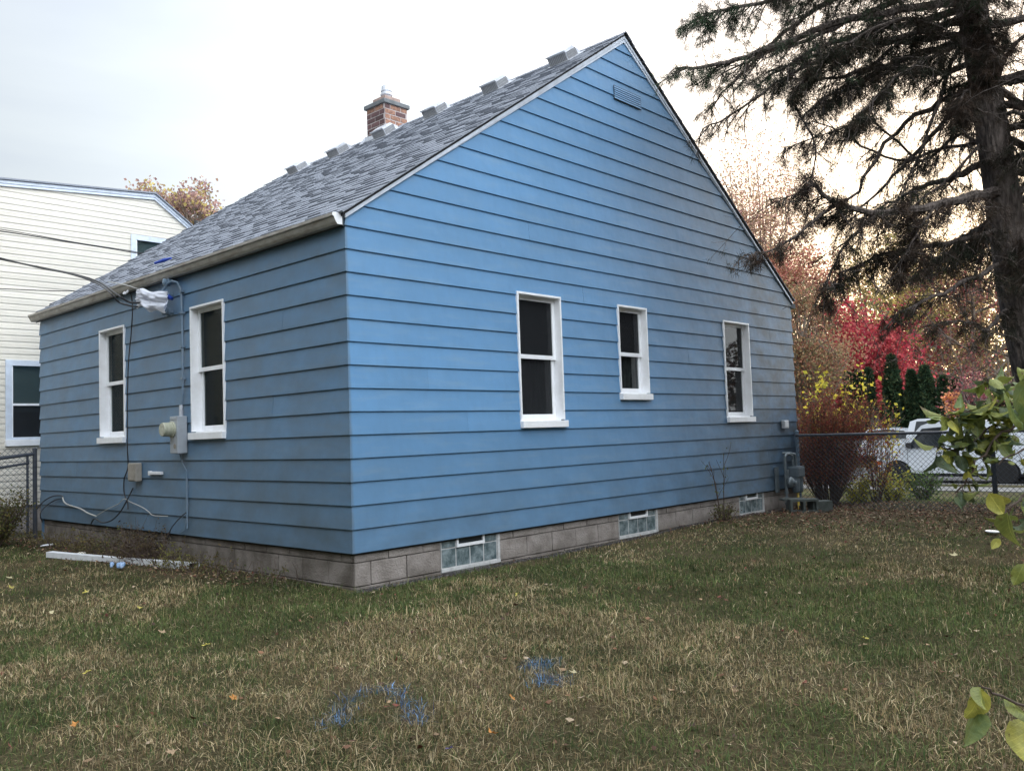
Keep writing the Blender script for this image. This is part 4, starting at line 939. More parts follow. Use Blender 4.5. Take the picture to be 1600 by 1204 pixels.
# van: front points to +Y (to the left in view), nearside is its left flank (-X)
vroof = [(-2.36, .50), (-2.38, .95), (-2.30, 1.35), (-2.16, 1.80), (-1.9, 1.88), (0, 1.91), (.75, 1.88), (1.0, 1.80), (1.62, 1.13), (1.75, 1.08), (2.25, .95), (2.38, .84), (2.42, .60), (2.42, .45)]
vw = [[(.42, 1.13), (1.42, 1.10), (1.40, 1.16), (.98, 1.70), (.42, 1.74)], [(-.75, 1.15), (.28, 1.14), (.28, 1.74), (-.75, 1.75)], [(-2.1, 1.17), (-.88, 1.16), (-.88, 1.75), (-2.0, 1.72)]]
vy = -6.17 + (VX + 4.53) / math.tan(R(46.886 + math.degrees(math.atan((1362 - 800) / 1360.07)))) - 2.42
van, fn = vehicle('parked_van', 'white van parked on the street behind the chain link fence, facing left', 'van', (VX + .95, vy, -1.0), R(90), vroof, .96, (1.76, -1.30), .35, [vw[0]], top=1.9)
for s_ in (-1, 1):
    q = MB(); q.bevbox(-1.0, .62, s_ * .955 - .012, s_ * .955 + .012, .52, .535, .003); q.build('side_moulding', M['plastic'], van)
    q = MB(); q.box(.33, .345, s_ * .962 - .002, s_ * .962 + .002, .42, 1.08); q.box(1.42, 1.43, s_ * .962 - .002, s_ * .962 + .002, .50, 1.05); q.box(-1.0, -.99, s_ * .962 - .002, s_ * .962 + .002, .42, 1.6); q.build('door_gap', M['plastic'], van)
    q = MB(); q.bevbox(.40, .56, s_ * .97 - .015, s_ * .97 + .015, .93, .97, .006); q.build('door_handle', M['plastic'], van)
    q = MB(); q.bevbox(1.28, 1.42, s_ * 1.06 - .07, s_ * 1.06 + .07, 1.12, 1.28, .02); q.build('mirror', M['plastic'], van)
    q = MB(); q.bevbox(2.22, 2.43, s_ * .86 - .105, s_ * .86 + .105, .58, .70, .01); q.build('turn_signal', M['orange'], van)
    q = MB(); q.bevbox(2.34, 2.44, s_ * .66 - .14, s_ * .66 + .14, .66, .84, .01); q.build('headlight', M['lens'], van)
q = MB(); q.bevbox(2.30, 2.50, -.97, .97, .36, .54, .03); q.build('bumper', M['plastic'], van)
q = MB(); q.bevbox(-2.48, -2.32, -.95, .95, .38, .56, .03); q.build('bumper', M['plastic'], van)
q = MB(); q.add([(1.02, -.80, 1.79), (1.02, .80, 1.79), (1.60, .88, 1.15), (1.60, -.88, 1.15)], [(0, 1, 2, 3)]); q.add([(1.0, -.80, 1.75), (1.0, .80, 1.75), (1.58, .88, 1.11), (1.58, -.88, 1.11)], [(3, 2, 1, 0)])
o = q.build('windscreen', M['dglass'], van)
for v in o.data.vertices: v.co.x += .02
q = MB(); q.box(2.425, 2.435, -.5, .5, .60, .82); q.build('grille', M['plastic'], van)
sroof = [(-2.3, .5), (-2.35, 1.0), (-2.2, 1.62), (-1.9, 1.72), (.3, 1.74), (.55, 1.70), (1.15, 1.08), (2.1, 1.0), (2.3, .8), (2.32, .45)]
sw = [[(-2.05, 1.12), (.95, 1.10), (.45, 1.62), (-1.95, 1.62)]]
def vy_at(X, u): return -6.17 + (X + 4.53) / math.tan(R(46.886 + math.degrees(math.atan((u - 800) / 1360.07))))
vehicle('parked_suv', 'white sport utility vehicle with dark windows, roof showing above the van', 'suv', (32.9, vy_at(31.9, 1414) - 2.25, -.70), R(-90), sroof, .93, (1.45, -1.35), .36, sw, top=1.74, belt=1.0)
croof = [(-2.2, .5), (-2.25, .95), (-1.7, 1.02), (-1.1, 1.38), (-.2, 1.46), (.45, 1.40), (1.1, .98), (1.95, .86), (2.2, .7), (2.22, .45)]
cw_ = [[(-1.45, 1.03), (.95, 1.0), (.42, 1.34), (-.3, 1.40), (-1.0, 1.33)]]
vehicle('parked_car', 'white sedan mostly hidden behind the red bush at the left of the van', 'car', (32.9, vy_at(31.9, 1385) + .5, -.76), R(90), croof, .88, (1.4, -1.3), .32, cw_, top=1.46, belt=.98)
bf = empty('board_fence', (37, vy_at(37, 1413), -.8), 'short pale board fence behind the white vehicles', 'fence')
for i in range(26):
    q = MB(); q.box(0, .02, -i * .16 - .15, -i * .16, 0, 2.1 + (.03 if i % 3 else 0)); q.build('fence_board', M['concrete'] if i > 5 else M['trim'], bf)

# ------------------------------------------------------------------ background trees and shrubs
def cone_tree(loc, h, r_, seed, label, n=9000):
    root = empty('arborvitae', loc, label, 'evergreen', 'arborvitae in a row beyond the street'); rg = np.random.default_rng(seed)
    mb = MB(); mb.tube([(0, 0, -.2), (0, 0, h * .8)], [.09, .02], 6); mb.build('trunk', M['bark'], root)
    t = rg.random(n) ** .75; a = rg.random(n) * 2 * np.pi; rad = r_ * (1 - t) ** .62 * (.78 + .22 * np.sin(a * 5 + t * 14 + seed)) * rg.uniform(.7, 1.03, n) ** .5
    P = np.stack([rad * np.cos(a), rad * np.sin(a), .1 + t * (h - .15)], 1); C_ = pick(rg, [(.022, .045, .022), (.035, .065, .03), (.016, .03, .018), (.045, .06, .025)], n, .3)
    put('crown', leaf_mesh('crown', P, .20, C_, M['needle'], rg, -.9, .4), root)
X = 36
for u, top, rr_, lb in ((1326, 583, .40, 'narrow dark arborvitae leftmost of the row below the red maple'), (1341, 580, .34, 'narrow dark arborvitae second from left, touching its slimmer neighbour'), (1358, 577, .42, 'narrow dark arborvitae just left of the gap in the row'),
                        (1395, 556, .75, 'tallest arborvitae of the row, broad and dark, behind the white cars'), (1425, 580, .55, 'arborvitae directly right of the tallest one'), (1446, 573, .85, 'broad arborvitae with pointed top right of the pair behind the cars'), (1474, 590, .6, 'lower arborvitae at the right end of the row'), (1494, 594, .6, 'last small arborvitae half hidden by twigs')):
    y = vy_at(X, u); dep = (X + 4.53) * math.sin(yaw) + (y + 6.17) * math.cos(yaw); z = .977 + (677.8 - .0346 * (u - 800) - top) / 1360 * dep
    cone_tree((X, y, -.9), z + .9, rr_, int(u), lb)
def at(X_, u, v=677):
    y = vy_at(X_, u); dep = (X_ + 4.53) * math.sin(yaw) + (y + 6.17) * math.cos(yaw); return y, .977 + (677.8 - .0346 * (u - 800) - v) / 1360 * dep, dep / 1360
REDS = [(.46, .06, .07), (.36, .045, .06), (.52, .12, .11), (.28, .03, .05)]
def blob_tree(name, X_, u, vtop, vbot, halfw, cols, n, leaf, label, cat, seed, nb=26, trunk=.16, group=None, bare=.0, barkm='palebark'):
    y, zt, s_ = at(X_, u, vtop); zb = at(X_, u, vbot)[1]; root = empty(name, (X_, y, -.88), label, cat, group); rg = np.random.default_rng(seed); rs = random.Random(seed)
    w2 = halfw * s_; zc = (zt + zb) / 2 + .88; hz = (zt - zb) / 2; mb = MB(); ctr = []
    pts, d = limb(mb, rs, (0, 0, -.3), (0, 0, 1), zc, trunk, trunk * .5, n=6, wob=.06, sides=7)
    for i in range(nb):
        v = unit(rg.normal(size=(1, 3)))[0]; r_ = rg.random() ** .4; c = np.array([v[0] * w2 * r_, v[1] * w2 * r_, zc + v[2] * hz * r_]); ctr.append(c)
        k_ = rs.randint(2, 6); b = pts[k_]; dv = Vector(c) - b; limb(mb, rs, b, dv + Vector((0, 0, dv.length * .25)), dv.length, trunk * .28, .012, n=5, wob=.16, sides=4)
        for _ in range(3):
            e = Vector(c) + Vector(rg.normal(0, w2 * .22, 3)); limb(mb, rs, b.lerp(Vector(c), .7), e - b.lerp(Vector(c), .7), (e - b.lerp(Vector(c), .7)).length, .02, .006, n=3, sides=3)
    mb.build('trunk', M[barkm], root); ctr = np.array(ctr); sz = rg.uniform(.16, .42, nb) * max(w2, hz * .6)
    ix = rg.integers(0, nb, n); P = ctr[ix] + rg.normal(size=(n, 3)) * sz[ix][:, None] * [1, 1, .75]
    C_ = pick(rg, cols, n, .3) * rg.uniform(.7, 1.25, nb)[ix][:, None]; put('crown', leaf_mesh('crown', P, leaf, C_, M['leafcol'], rg, .3, .75), root); return root
blob_tree('red_maple', 42, 1338, 480, 660, 72, REDS, 32000, .19, 'bright crimson maple in full autumn colour beyond the street', 'tree', 21, nb=34)
blob_tree('red_shrub_tree', 44, 1285, 560, 675, 55, [(.30, .04, .05), (.24, .03, .06), (.36, .09, .06)], 9000, .2, 'dull crimson tree low behind the yellow leaved sapling beside the blue wall', 'tree', 22)
blob_tree('autumn_tree', 20, 1262, 440, 650, 62, [(.24, .19, .10), (.32, .20, .10), (.18, .16, .08), (.34, .17, .10), (.26, .11, .08)], 15000, .07, 'mixed olive and orange leaved tree just right of the blue wall', 'tree', 23, nb=40)
blob_tree('autumn_tree', 27, 1185, 225, 450, 95, [(.50, .34, .22), (.50, .30, .22), (.38, .28, .16), (.48, .27, .24)], 15000, .085, 'tall thin crowned orange brown tree rising behind the right roof slope', 'tree', 24, nb=46, trunk=.2)
blob_tree('autumn_tree', 24, 1245, 385, 500, 60, [(.48, .22, .16), (.42, .15, .12), (.42, .27, .14)], 9000, .09, 'rusty orange tree showing over the lower end of the right roof slope', 'tree', 27, nb=24, trunk=.14)
y_, z_, s_ = at(14, 285)
P_ = (10.476, 24.000, 9.557)
def left_tree():
    root = empty('bare_crowned_tree', (P_[0], P_[1], -.4), 'sparse pinkish brown tree top showing above the cream roof', 'tree'); rs = random.Random(8); rg = np.random.default_rng(8); mb = MB(); tips = []
    zc = P_[2]; limb(mb, rs, (0, 0, 0), (0, 0, 1), zc - 1.0, .2, .1, n=6, wob=.04)
    for i in range(15):
        a = rs.random() * 6.28; branching(mb, rs, (0, 0, zc - 1.3), Vector((math.cos(a) * .9, math.sin(a) * .9, rs.uniform(.3, 1.0))), 1.75, .05, 2, tips, .55, .25)
    mb.build('trunk', M['palebark'], root); T = np.array([t[:] for t in tips]); n = 4200; P = T[rg.integers(0, len(T), n)] + rg.normal(0, .13, (n, 3))
    put('crown', leaf_mesh('crown', P, .13, pick(rg, [(.34, .21, .19), (.40, .26, .20), (.28, .17, .17), (.46, .38, .14)], n), M['leafcol'], rg, .2, .8), root)
left_tree()
# bare woods with a few leaves, far right
rs0 = random.Random(77)
wood = [(1375, 46, 410, (.40, .30, .09), 'thin tree with pale yellow leaves right of the crimson maple'), (1415, 50, 380, (.34, .30, .10), 'slender yellow green tree behind the tallest arborvitae'), (1440, 58, 330, (.42, .28, .08), 'gold leaved slender tree left of the leaning bare trunks'),
        (1470, 52, 360, (.36, .22, .10), 'leaning bare tree with few brown leaves behind the pine'), (1497, 62, 300, (.40, .26, .10), 'tall bare tree seen through the lower pine branches'), (1520, 48, 370, (.30, .10, .09), 'bare tree with reddish twigs beside the pine trunk'),
        (1545, 60, 340, (.40, .24, .10), 'thin bare tree just left of the pine trunk'), (1585, 50, 380, (.30, .22, .10), 'bare tree right behind the pine trunk'), (1400, 66, 400, (.38, .22, .10), 'far pale tree between the maple and the arborvitae'), (1345, 56, 430, (.44, .24, .10), 'far orange tree peeking over the crimson maple')]
for i, (u, X_, vt, col, lb) in enumerate(wood):
    y, zt, s_ = at(X_, u, vt); H = zt + .9
    leafy_tree('woodland_tree', (X_, y, -.85), H, .17, 2, [col, tuple(c * .7 for c in col), tuple(min(1, c * 1.3) for c in col)], 4200, .17, lb, 'tree', 300 + i, spread=.5, clump=.42, first=.25, kids=(3, 5), limbs=12, lean=(0, rs0.uniform(-.12, .12)), group='trees of the woods beyond the street')
def wood_mass():
    rg = np.random.default_rng(91); n = 42000; y = rg.uniform(-40, 50, n); xx = rg.uniform(68, 84, n); hgt = 5.5 + 5 * vnoise(y, y * 0, .22, 9) ; z = -0.6 + rg.random(n) ** 1.3 * hgt
    P = np.stack([xx, y, z], 1); C_ = pick(rg, [(.13, .10, .06), (.22, .15, .07), (.10, .09, .05), (.26, .12, .07), (.16, .05, .05)], n, .35)
    me = leaf_mesh('distant_woods', P, .5, C_, M['leafcol'], rg, 0, .8); tag(put('distant_woods', me), 'low mass of brown and gold woods closing the view beyond the street', 'woods', kind='stuff')
    mb = MB(); rs = random.Random(5)
    for i in range(240):
        yy = rs.uniform(-25, 45); xx_ = rs.uniform(64, 82); h_ = rs.uniform(7, 15); limb(mb, rs, (xx_, yy, -.6), (rs.uniform(-.12, .12), rs.uniform(-.12, .12), 1), h_, rs.uniform(.06, .17), .02, n=5, wob=.05, sides=4)
    tag(mb.build('distant_trunks', M['palebark']), 'many thin bare trunks standing in the distant woods', 'woods', kind='stuff')
wood_mass()
# shrubs by the fence
def shrub(name, base, h, w2, nst, cols, nleaf, leaf, label, seed, spread=.5, low=.25, group=None, stemm='stem', fan=1.0, cat='shrub'):
    root = empty(name, base, label, cat, group); rs = random.Random(seed); rg = np.random.default_rng(seed); mb = MB(); pts_ = []
    for i in range(nst):
        a = rs.random() * 6.283; r_ = rs.random() ** .5 * w2 * fan; e = Vector((math.cos(a) * r_, math.sin(a) * r_, h * rs.uniform(.6, 1.0))); b = Vector((math.cos(a) * w2 * .15 * rs.random(), math.sin(a) * w2 * .15, -.05))
        pts, d = limb(mb, rs, b, e - b, (e - b).length, .008, .003, n=6, wob=.12, sides=4)
        pts_ += pts[int(6 * low) + 1:]
        for _ in range(3):
            k_ = rs.randint(2, 5); p2, _d = limb(mb, rs, pts[k_], (e - b).normalized() + Vector((rs.gauss(0, spread), rs.gauss(0, spread), rs.gauss(0, spread * .5))), h * .28, .004, .0015, n=3, wob=.2, sides=3); pts_ += p2[1:]
    mb.build('stem', M[stemm], root)['kind'] = 'stuff'
    if nleaf:
        T = np.array([t[:] for t in pts_]); P = T[rg.integers(0, len(T), nleaf)] + rg.normal(0, leaf * 1.2, (nleaf, 3)); put('foliage', leaf_mesh('foliage', P, leaf, pick(rg, cols, nleaf, .35), M['leafcol'], rg, .2, .65), root)
    return root
bb = (9.150, -0.199, -0.265)
shrub('red_bush', (9.2, bb[1], -.32), 1.72, .80, 130, [(.24, .065, .045), (.32, .13, .06), (.17, .045, .04), (.22, .12, .05), (.30, .07, .06), (.14, .07, .04)], 30000, .028, 'dense rusty red bush with bare lower stems growing at the corner of the blue house', 31, low=.18)
shrub('red_bush', (9.6, bb[1] - .62, -.34), 1.25, .28, 20, [(.34, .12, .05), (.42, .26, .06), (.28, .06, .04)], 1300, .032, 'smaller sparse orange and red bush between the rusty bush and the van', 32, low=.3)
yy_ = (11.000, 0.427, 1.099)
shrub('yellow_sapling', (11.0, yy_[1], -.35), 2.25, .50, 9, [(.62, .50, .06), (.70, .58, .08), (.50, .46, .07)], 420, .085, 'yellow leaved sapling standing above and behind the rusty red bush', 33, low=.55, cat='sapling')
yy_ = (10.400, -0.731, 1.167)
shrub('yellow_sapling', (10.4, yy_[1], -.34), 1.62, .16, 3, [(.62, .52, .06), (.55, .50, .08)], 160, .06, 'single slim shoot of yellow leaves in front of the dark arborvitae', 34, low=.5, cat='sapling')
for i, (u, v, lb) in enumerate(((1335, 770, 'low yellow leaved plant behind the fence at the foot of the red bushes'), (1372, 768, 'low yellow and green plant behind the fence in front of the van wheel'), (1408, 765, 'low green plant behind the fence under the van door'))):
    p = at(9.7, u)[0]; shrub('low_plant', (9.6 + .4 * i, p, -.33), .42 + .04 * i, .30, 26, [(.55, .48, .07), (.30, .32, .08), (.42, .42, .08)] if i < 2 else [(.10, .17, .05), (.14, .20, .07)], 850, .045, lb, 40 + i, low=.1, cat='plant')
P2 = (35.000, 5.334, 1.351)
blob_tree('orange_shrub', 33, 1488, 612, 652, 11, [(.62, .30, .13), (.55, .22, .10)], 1500, .14, 'small pale orange shrub standing above the parked vehicles', 'shrub', 55, nb=8, trunk=.05)
blob_tree('pink_twig_tree', 30, 1520, 585, 665, 42, [(.22, .06, .07), (.34, .17, .13), (.18, .05, .06)], 1100, .10, 'twiggy tree with sparse dark pink leaves behind the foreground leaves', 'tree', 56, nb=30, trunk=.08, barkm='bark')
shrub('bare_thicket', (33, at(33, 1350)[0], -.8), 2.6, 1.6, 60, [(.3, .1, .1)], 0, .1, 'grey tangle of bare arching twigs between the bushes and the arborvitae', 57, low=.4, spread=.8, stemm='palebark')
# left side plants
shrub('overgrown_shrub', (-.75, 7.15, -.36), .75, .50, 60, [(.10, .12, .04), (.16, .15, .05), (.08, .07, .04), (.20, .16, .05)], 5200, .034, 'overgrown dark green shrub below the side fence at the far left', 61, low=.0, cat='shrub')
shrub('overgrown_shrub', (-1.5, 6.9, -.36), .62, .55, 50, [(.09, .11, .04), (.15, .13, .05), (.10, .07, .04)], 4200, .034, 'low brown green shrub at the left edge in front of the side fence', 62, low=.0)
ty = (-0.377, 7.900, 1.120)
shrub('yellow_vine', (-.62, 7.9, -.3), 1.55, .20, 6, [(.40, .36, .08), (.22, .24, .07), (.34, .24, .06)], 230, .05, 'thin vine with yellow green leaves climbing by the left cream window', 63, low=.45, cat='vine')
def weeds(y0, y1, n, hmax, cols, leaves, lb, seed):
    """uneven strip of dead stalks, blades and a few leaves between two points of the wall"""
    ym = (y0 + y1) / 2; root = empty('weed_clump', (-.12, ym, -.34), lb, 'weeds', 'weeds along the left foundation'); rs = random.Random(seed); rg = np.random.default_rng(seed); mb = MB(); P = []
    for i in range(n):
        yy = rs.gauss(0, (y1 - y0) * .33); xx = rs.uniform(-.22, .10); h_ = hmax * rs.betavariate(1.3, 2.6) + .05
        pts, d = limb(mb, rs, (xx, yy, -.02), (rs.gauss(-.15, .45), rs.gauss(0, .55), 1), h_, .0042, .0016, n=4, wob=.32, sides=3)
        if rs.random() < .5: P += pts[2:]
        if rs.random() < .4: p2, d2 = limb(mb, rs, pts[2], d + Vector((rs.gauss(0, .8), rs.gauss(0, .8), 0)), h_ * .45, .0018, .0008, n=3, wob=.3, sides=3); P += p2[2:]
    mb.build('stem', M['stem'], root)['kind'] = 'stuff'; T = np.array([t[:] for t in P]); P_ = T[rg.integers(0, len(T), leaves)] + rg.normal(0, .02, (leaves, 3)); P_[:, 0] = np.minimum(P_[:, 0], .10); P_[:, 2] = np.maximum(P_[:, 2], .0)
    put('foliage', leaf_mesh('foliage', P_, .032, pick(rg, cols, leaves, .4), M['leafcol'], rg, .3, .5), root)
for i, a_ in enumerate(((5.8, 7.0, 60, .42, [(.13, .11, .05), (.20, .17, .06)], 300, 'dry weeds against the foundation under the far left window'),
        (4.9, 5.8, 70, .36, [(.14, .10, .05), (.20, .18, .06)], 380, 'brown weeds behind the far end of the white downspout'),
        (4.0, 5.0, 110, .48, [(.12, .13, .05), (.20, .15, .06), (.09, .07, .04)], 750, 'tangle of green and brown weeds against the foundation below the small beige box'),
        (3.4, 4.0, 150, .62, [(.08, .05, .035), (.13, .10, .05), (.10, .07, .04)], 800, 'dense dead weeds piled up to the siding left of the meter conduit'),
        (2.5, 3.4, 60, .40, [(.22, .21, .06), (.14, .12, .05)], 330, 'leafy weeds with yellow leaves under the meter conduit'),
        (1.6, 2.6, 44, .34, [(.15, .15, .06), (.18, .13, .06)], 200, 'sparse weeds near the open end of the white downspout'),
        (.6, 1.7, 36, .30, [(.13, .11, .05), (.10, .12, .05)], 160, 'thin dry weeds at the foundation halfway to the corner'))): weeds(a_[0], a_[1], int(a_[2] * 2.2), a_[3], a_[4], int(a_[5] * 2.4), a_[6], 70 + i)
shrub('wall_weed', ((5.949, -0.150, -0.355)[0], -.18, -.32), 1.15, .34, 3, [(.16, .19, .06)], 30, .03, 'tall bare weed stalks against the right part of the blue wall', 81, low=.2, cat='weeds', spread=.25)
shrub('wall_weed', ((5.926, -0.200, -0.384)[0], -.20, -.32), .26, .18, 26, [(.16, .17, .06), (.22, .18, .08), (.10, .09, .05)], 700, .026, 'small leafy weed clump at the foundation under the last window', 82, low=.0, cat='weeds')

# unseen evergreens added west and south to shade the walls and fill the panes
_tree = None
for i, (x, y, h_) in enumerate(((-11, 3, 12), (-11.5, 8.2, 12), (-12, 13.5, 11), (-11.5, -3, 11), (-14, -9, 9), (-10, -14.5, 8), (-5, -16, 8.5), (0, -16.5, 7.5), (4.5, -15.5, 8.5), (9, -14, 9), (13, -11.5, 9.5), (-6.9, -1.2, 3.6), (-6.8, 0.9, 4.0), (-7.0, 3.1, 3.8), (-6.8, 5.2, 4.2), (-7.0, 7.2, 4.0), (-6.6, -3.6, 3.2), (3.2, -9.2, 3.4), (5.4, -8.9, 4.2), (8.2, -7.4, 5), (11.2, -7.4, 11), (6.6, -10.3, 10), (-15.5, 1, 12))):
    root = empty('unseen_shade_tree', (x, y, -.4), 'dark evergreen out of view, one of the rows added to shade the walls', 'tree', 'unseen evergreens added for shade', rz=i * 1.3)
    if _tree is None:
        rg = np.random.default_rng(900); mb = MB(); mb.tube([(0, 0, -.2), (0, 0, 12)], [.25, .04], 8); n = 16000; t = rg.random(n) ** .8; a = rg.random(n) * 6.283; r_ = 3.5 * (1 - t) ** .6 * rg.random(n) ** .35
        _tree = (mb.mesh('trunk', M['bark']), leaf_mesh('crown', np.stack([r_ * np.cos(a), r_ * np.sin(a), .4 + t * 12], 1), .46, pick(rg, [(.03, .05, .025), (.05, .07, .03)], n), M['needle'], rg, .4, .5))
    for nm, me in zip(('trunk', 'crown'), _tree): put(nm, me, root)
    root.scale = (1, 1, h_ / 12) if h_ > 5.5 else (.45, .45, h_ / 12)

# ------------------------------------------------------------------ the big pine
def pine():
    root = empty('pine_tree', (7.2, -3.85, -.32), 'large dark pine with drooping brown clumps and bare limbs in the right of the yard', 'tree'); root.location = (0, 0, 0)
    rs = random.Random(14); rg = np.random.default_rng(14)
    tp = [Vector(p) for p in ((7.866, -4.121, -0.460), (7.346, -3.871, 0.588), (6.845, -3.709, 1.562), (6.710, -3.636, 2.449), (6.604, -3.596, 3.333), (6.487, -3.549, 4.292), (6.354, -3.491, 5.325), (6.244, -3.445, 6.211))]
    d = (tp[-1] - tp[-2]).normalized(); tp += [tp[-1] + d * 1.8 + Vector((.1, 0, .2)), tp[-1] + d * 4 + Vector((.3, 0, .8)), tp[-1] + d * 6 + Vector((.5, 0, 1.6))]
    tr = [.27, .23, .215, .205, .19, .175, .16, .15, .12, .07, .02]
    q = MB(); q.tube(tp, tr, 16); me = q.mesh('trunk', M['bark'], smooth=True); trunk = put('trunk', me, root)
    q = MB(); tufts = []       # (pos, dir, kind)
    def tp_at(z):
        for a, b in zip(tp[:-1], tp[1:]):
            if a.z <= z <= b.z: return a.lerp(b, (z - a.z) / (b.z - a.z))
        return tp[-1]
    def twig(p, d_, ln, r_, kind, dens):
        pts, dd = limb(q, rs, p, d_, ln, r_, r_ * .35, n=5, wob=.22, grav=-.07, sides=3 if r_ < .008 else 4)
        for i in range(1, 6):
            if rs.random() < dens: tufts.append((pts[i] + Vector((rs.gauss(0, .02), rs.gauss(0, .02), rs.gauss(0, .02))), (pts[i] - pts[i - 1]).normalized(), kind))
        return pts, dd
    def dress(pts, rad, dens=1.0, kind=0, every=.13, side=.55, droop=-.35, t0=.12):
        Ls = sum((b - a).length for a, b in zip(pts[:-1], pts[1:])); n = int(Ls / every)
        for i in range(n):
            t = t0 + (1 - t0) * (i + rs.random()) / n; s = t * (len(pts) - 1); k_ = min(int(s), len(pts) - 2); p = pts[k_].lerp(pts[k_ + 1], s - k_); dd = (pts[k_ + 1] - pts[k_]).normalized()
            a = rs.choice((-1, 1)); sv = dd.cross(Vector((0, 0, 1))).normalized() * a; nd = dd * rs.uniform(.2, .9) + sv * rs.uniform(.3, 1.1) + Vector((0, 0, rs.uniform(droop - .35, droop + .55)))
            ln = side * rs.uniform(.5, 1.3) * (1.1 - t * .5); kk = kind if rs.random() < .8 else 0
            p2, d2 = twig(p, nd, ln, .009, kk, .55 * dens)
            for _ in range(rs.randint(3, 5)):
                kq = rs.randint(1, 4); twig(p2[kq], d2 + Vector((rs.gauss(0, .6), rs.gauss(0, .6), rs.gauss(-.2, .5))), ln * .5, .0045, kk, .55 * dens)
    def pendulous(pts, dens, kind):
        Ls = sum((b - a).length for a, b in zip(pts[:-1], pts[1:]))
        for i in range(int(Ls / .17)):
            s = rs.uniform(.15, .98) * (len(pts) - 1); k_ = min(int(s), len(pts) - 2); p = pts[k_].lerp(pts[k_ + 1], s - k_); dd = (pts[k_ + 1] - pts[k_]).normalized(); sv = dd.cross(Vector((0, 0, 1))).normalized() * rs.choice((-1, 1))
            p2, d2 = limb(q, rs, p, dd * rs.uniform(.0, .9) + sv * rs.uniform(.1, .8) + Vector((0, 0, rs.uniform(-1.0, .25))), rs.uniform(.35, 1.0), .0065, .002, n=7, wob=.28, grav=-.05, sides=3)
            for _ in range(5):
                kq = rs.randint(2, 7); p3, d3 = limb(q, rs, p2[kq], d2 + Vector((rs.gauss(0, .9), rs.gauss(0, .9), rs.gauss(0, .7))), rs.uniform(.08, .28), .003, .0012, n=3, wob=.3, sides=3)
                if rs.random() < .55: tufts.append((p3[-1], (p3[-1] - p3[-2]).normalized(), kind))
    def big(pts, r0, r1, **kw):
        pts = [Vector(p) for p in pts]; o = []
        for i in range(len(pts) - 1):
            p0, p1, p2, p3 = pts[max(i - 1, 0)], pts[i], pts[i + 1], pts[min(i + 2, len(pts) - 1)]
            for k_ in range(4):
                t = k_ / 4; o.append(.5 * ((2 * p1) + (p2 - p0) * t + (2 * p0 - 5 * p1 + 4 * p2 - p3) * t * t + (3 * p1 - p0 - 3 * p2 + p3) * t ** 3) + Vector((rs.gauss(0, .012), rs.gauss(0, .012), rs.gauss(0, .012))))
        o.append(pts[-1]); n = len(o); q.tube(o, [r0 + (r1 - r0) * i / (n - 1) for i in range(n)], 7, cap=False); pend = kw.pop('pend', 1); dress(o, r0, **kw)
        if pend: pendulous(o if pend == 1 else o[:int(len(o) * .6)], 1, kw.get('kind', 0))
    # limbs seen in the photograph
    big([(6.301, -3.471, 5.768), (5.702, -3.110, 5.605), (4.820, -2.441, 5.362), (4.095, -1.931, 5.001), (3.692, -1.634, 4.844), (3.403, -1.323, 4.811)], .055, .012, dens=.75, kind=1, every=.10, pend=2)
    big([(6.315, -3.467, 5.547), (5.761, -3.008, 5.379), (5.266, -2.467, 5.222), (4.679, -1.959, 4.881), (4.340, -1.569, 4.539), (4.048, -1.240, 4.338)], .04, .006, dens=.5, kind=0, every=.15, t0=.3, pend=2)
    big([(6.254, -3.456, 6.210), (5.908, -2.786, 6.119), (5.295, -2.122, 6.000), (4.681, -1.457, 5.881), (4.325, -1.065, 5.750)], .05, .01, dens=1.3, kind=1, every=.06, side=.55)
    big([(6.251, -3.465, 6.357), (5.388, -3.102, 6.023), (4.611, -2.695, 5.820), (4.051, -2.236, 5.724)], .05, .012, dens=1.3, kind=0, every=.07, side=.6)
    big([(6.373, -3.493, 5.104), (5.918, -3.137, 4.899), (5.417, -2.753, 4.951), (5.025, -2.325, 4.849), (4.660, -1.937, 4.867)], .04, .01, dens=1.0, kind=0, every=.07)
    big([(6.430, -3.522, 4.720), (6.229, -3.305, 4.687), (6.005, -3.055, 4.551), (5.733, -2.743, 4.294), (5.443, -2.379, 3.627), (5.294, -2.208, 3.473)], .042, .012, dens=.4, kind=0, every=.2, side=.45)
    big([(6.566, -3.517, 4.660), (6.396, -3.181, 4.561), (6.147, -2.882, 4.163), (5.921, -2.614, 3.838), (5.696, -2.347, 3.512), (5.391, -2.010, 3.378)], .035, .008, dens=.4, every=.2, side=.4)
    big([(6.266, -3.409, 5.476), (5.806, -3.300, 4.779), (5.573, -3.150, 4.184), (5.451, -2.980, 3.697), (5.336, -2.829, 3.351)], .03, .006, dens=.5, every=.16, side=.4)
    big([(6.625, -3.638, 3.582), (5.914, -3.453, 3.427), (5.420, -3.205, 3.273), (4.913, -2.804, 3.208), (4.518, -2.535, 3.273), (4.310, -2.333, 3.519)], .065, .018, dens=1.15, kind=2, every=.05, side=.5)
    big([(4.518, -2.535, 3.273), (4.230, -2.359, 3.091), (3.957, -2.194, 2.845), (3.777, -1.994, 2.749), (3.655, -1.863, 2.742)], .022, .005, dens=.9, kind=2, every=.08, side=.26, pend=0)
    big([(6.657, -3.639, 3.170), (6.140, -3.366, 2.997), (5.642, -2.972, 2.896), (5.302, -2.603, 2.814), (4.915, -2.317, 2.598)], .04, .01, dens=1.1, kind=0, every=.06, side=.42)
    big([(6.703, -3.659, 2.815), (6.135, -3.474, 2.594), (5.679, -3.264, 2.399), (5.291, -2.982, 2.225), (5.105, -2.768, 2.028)], .035, .008, dens=.8, kind=0, every=.09, side=.35)
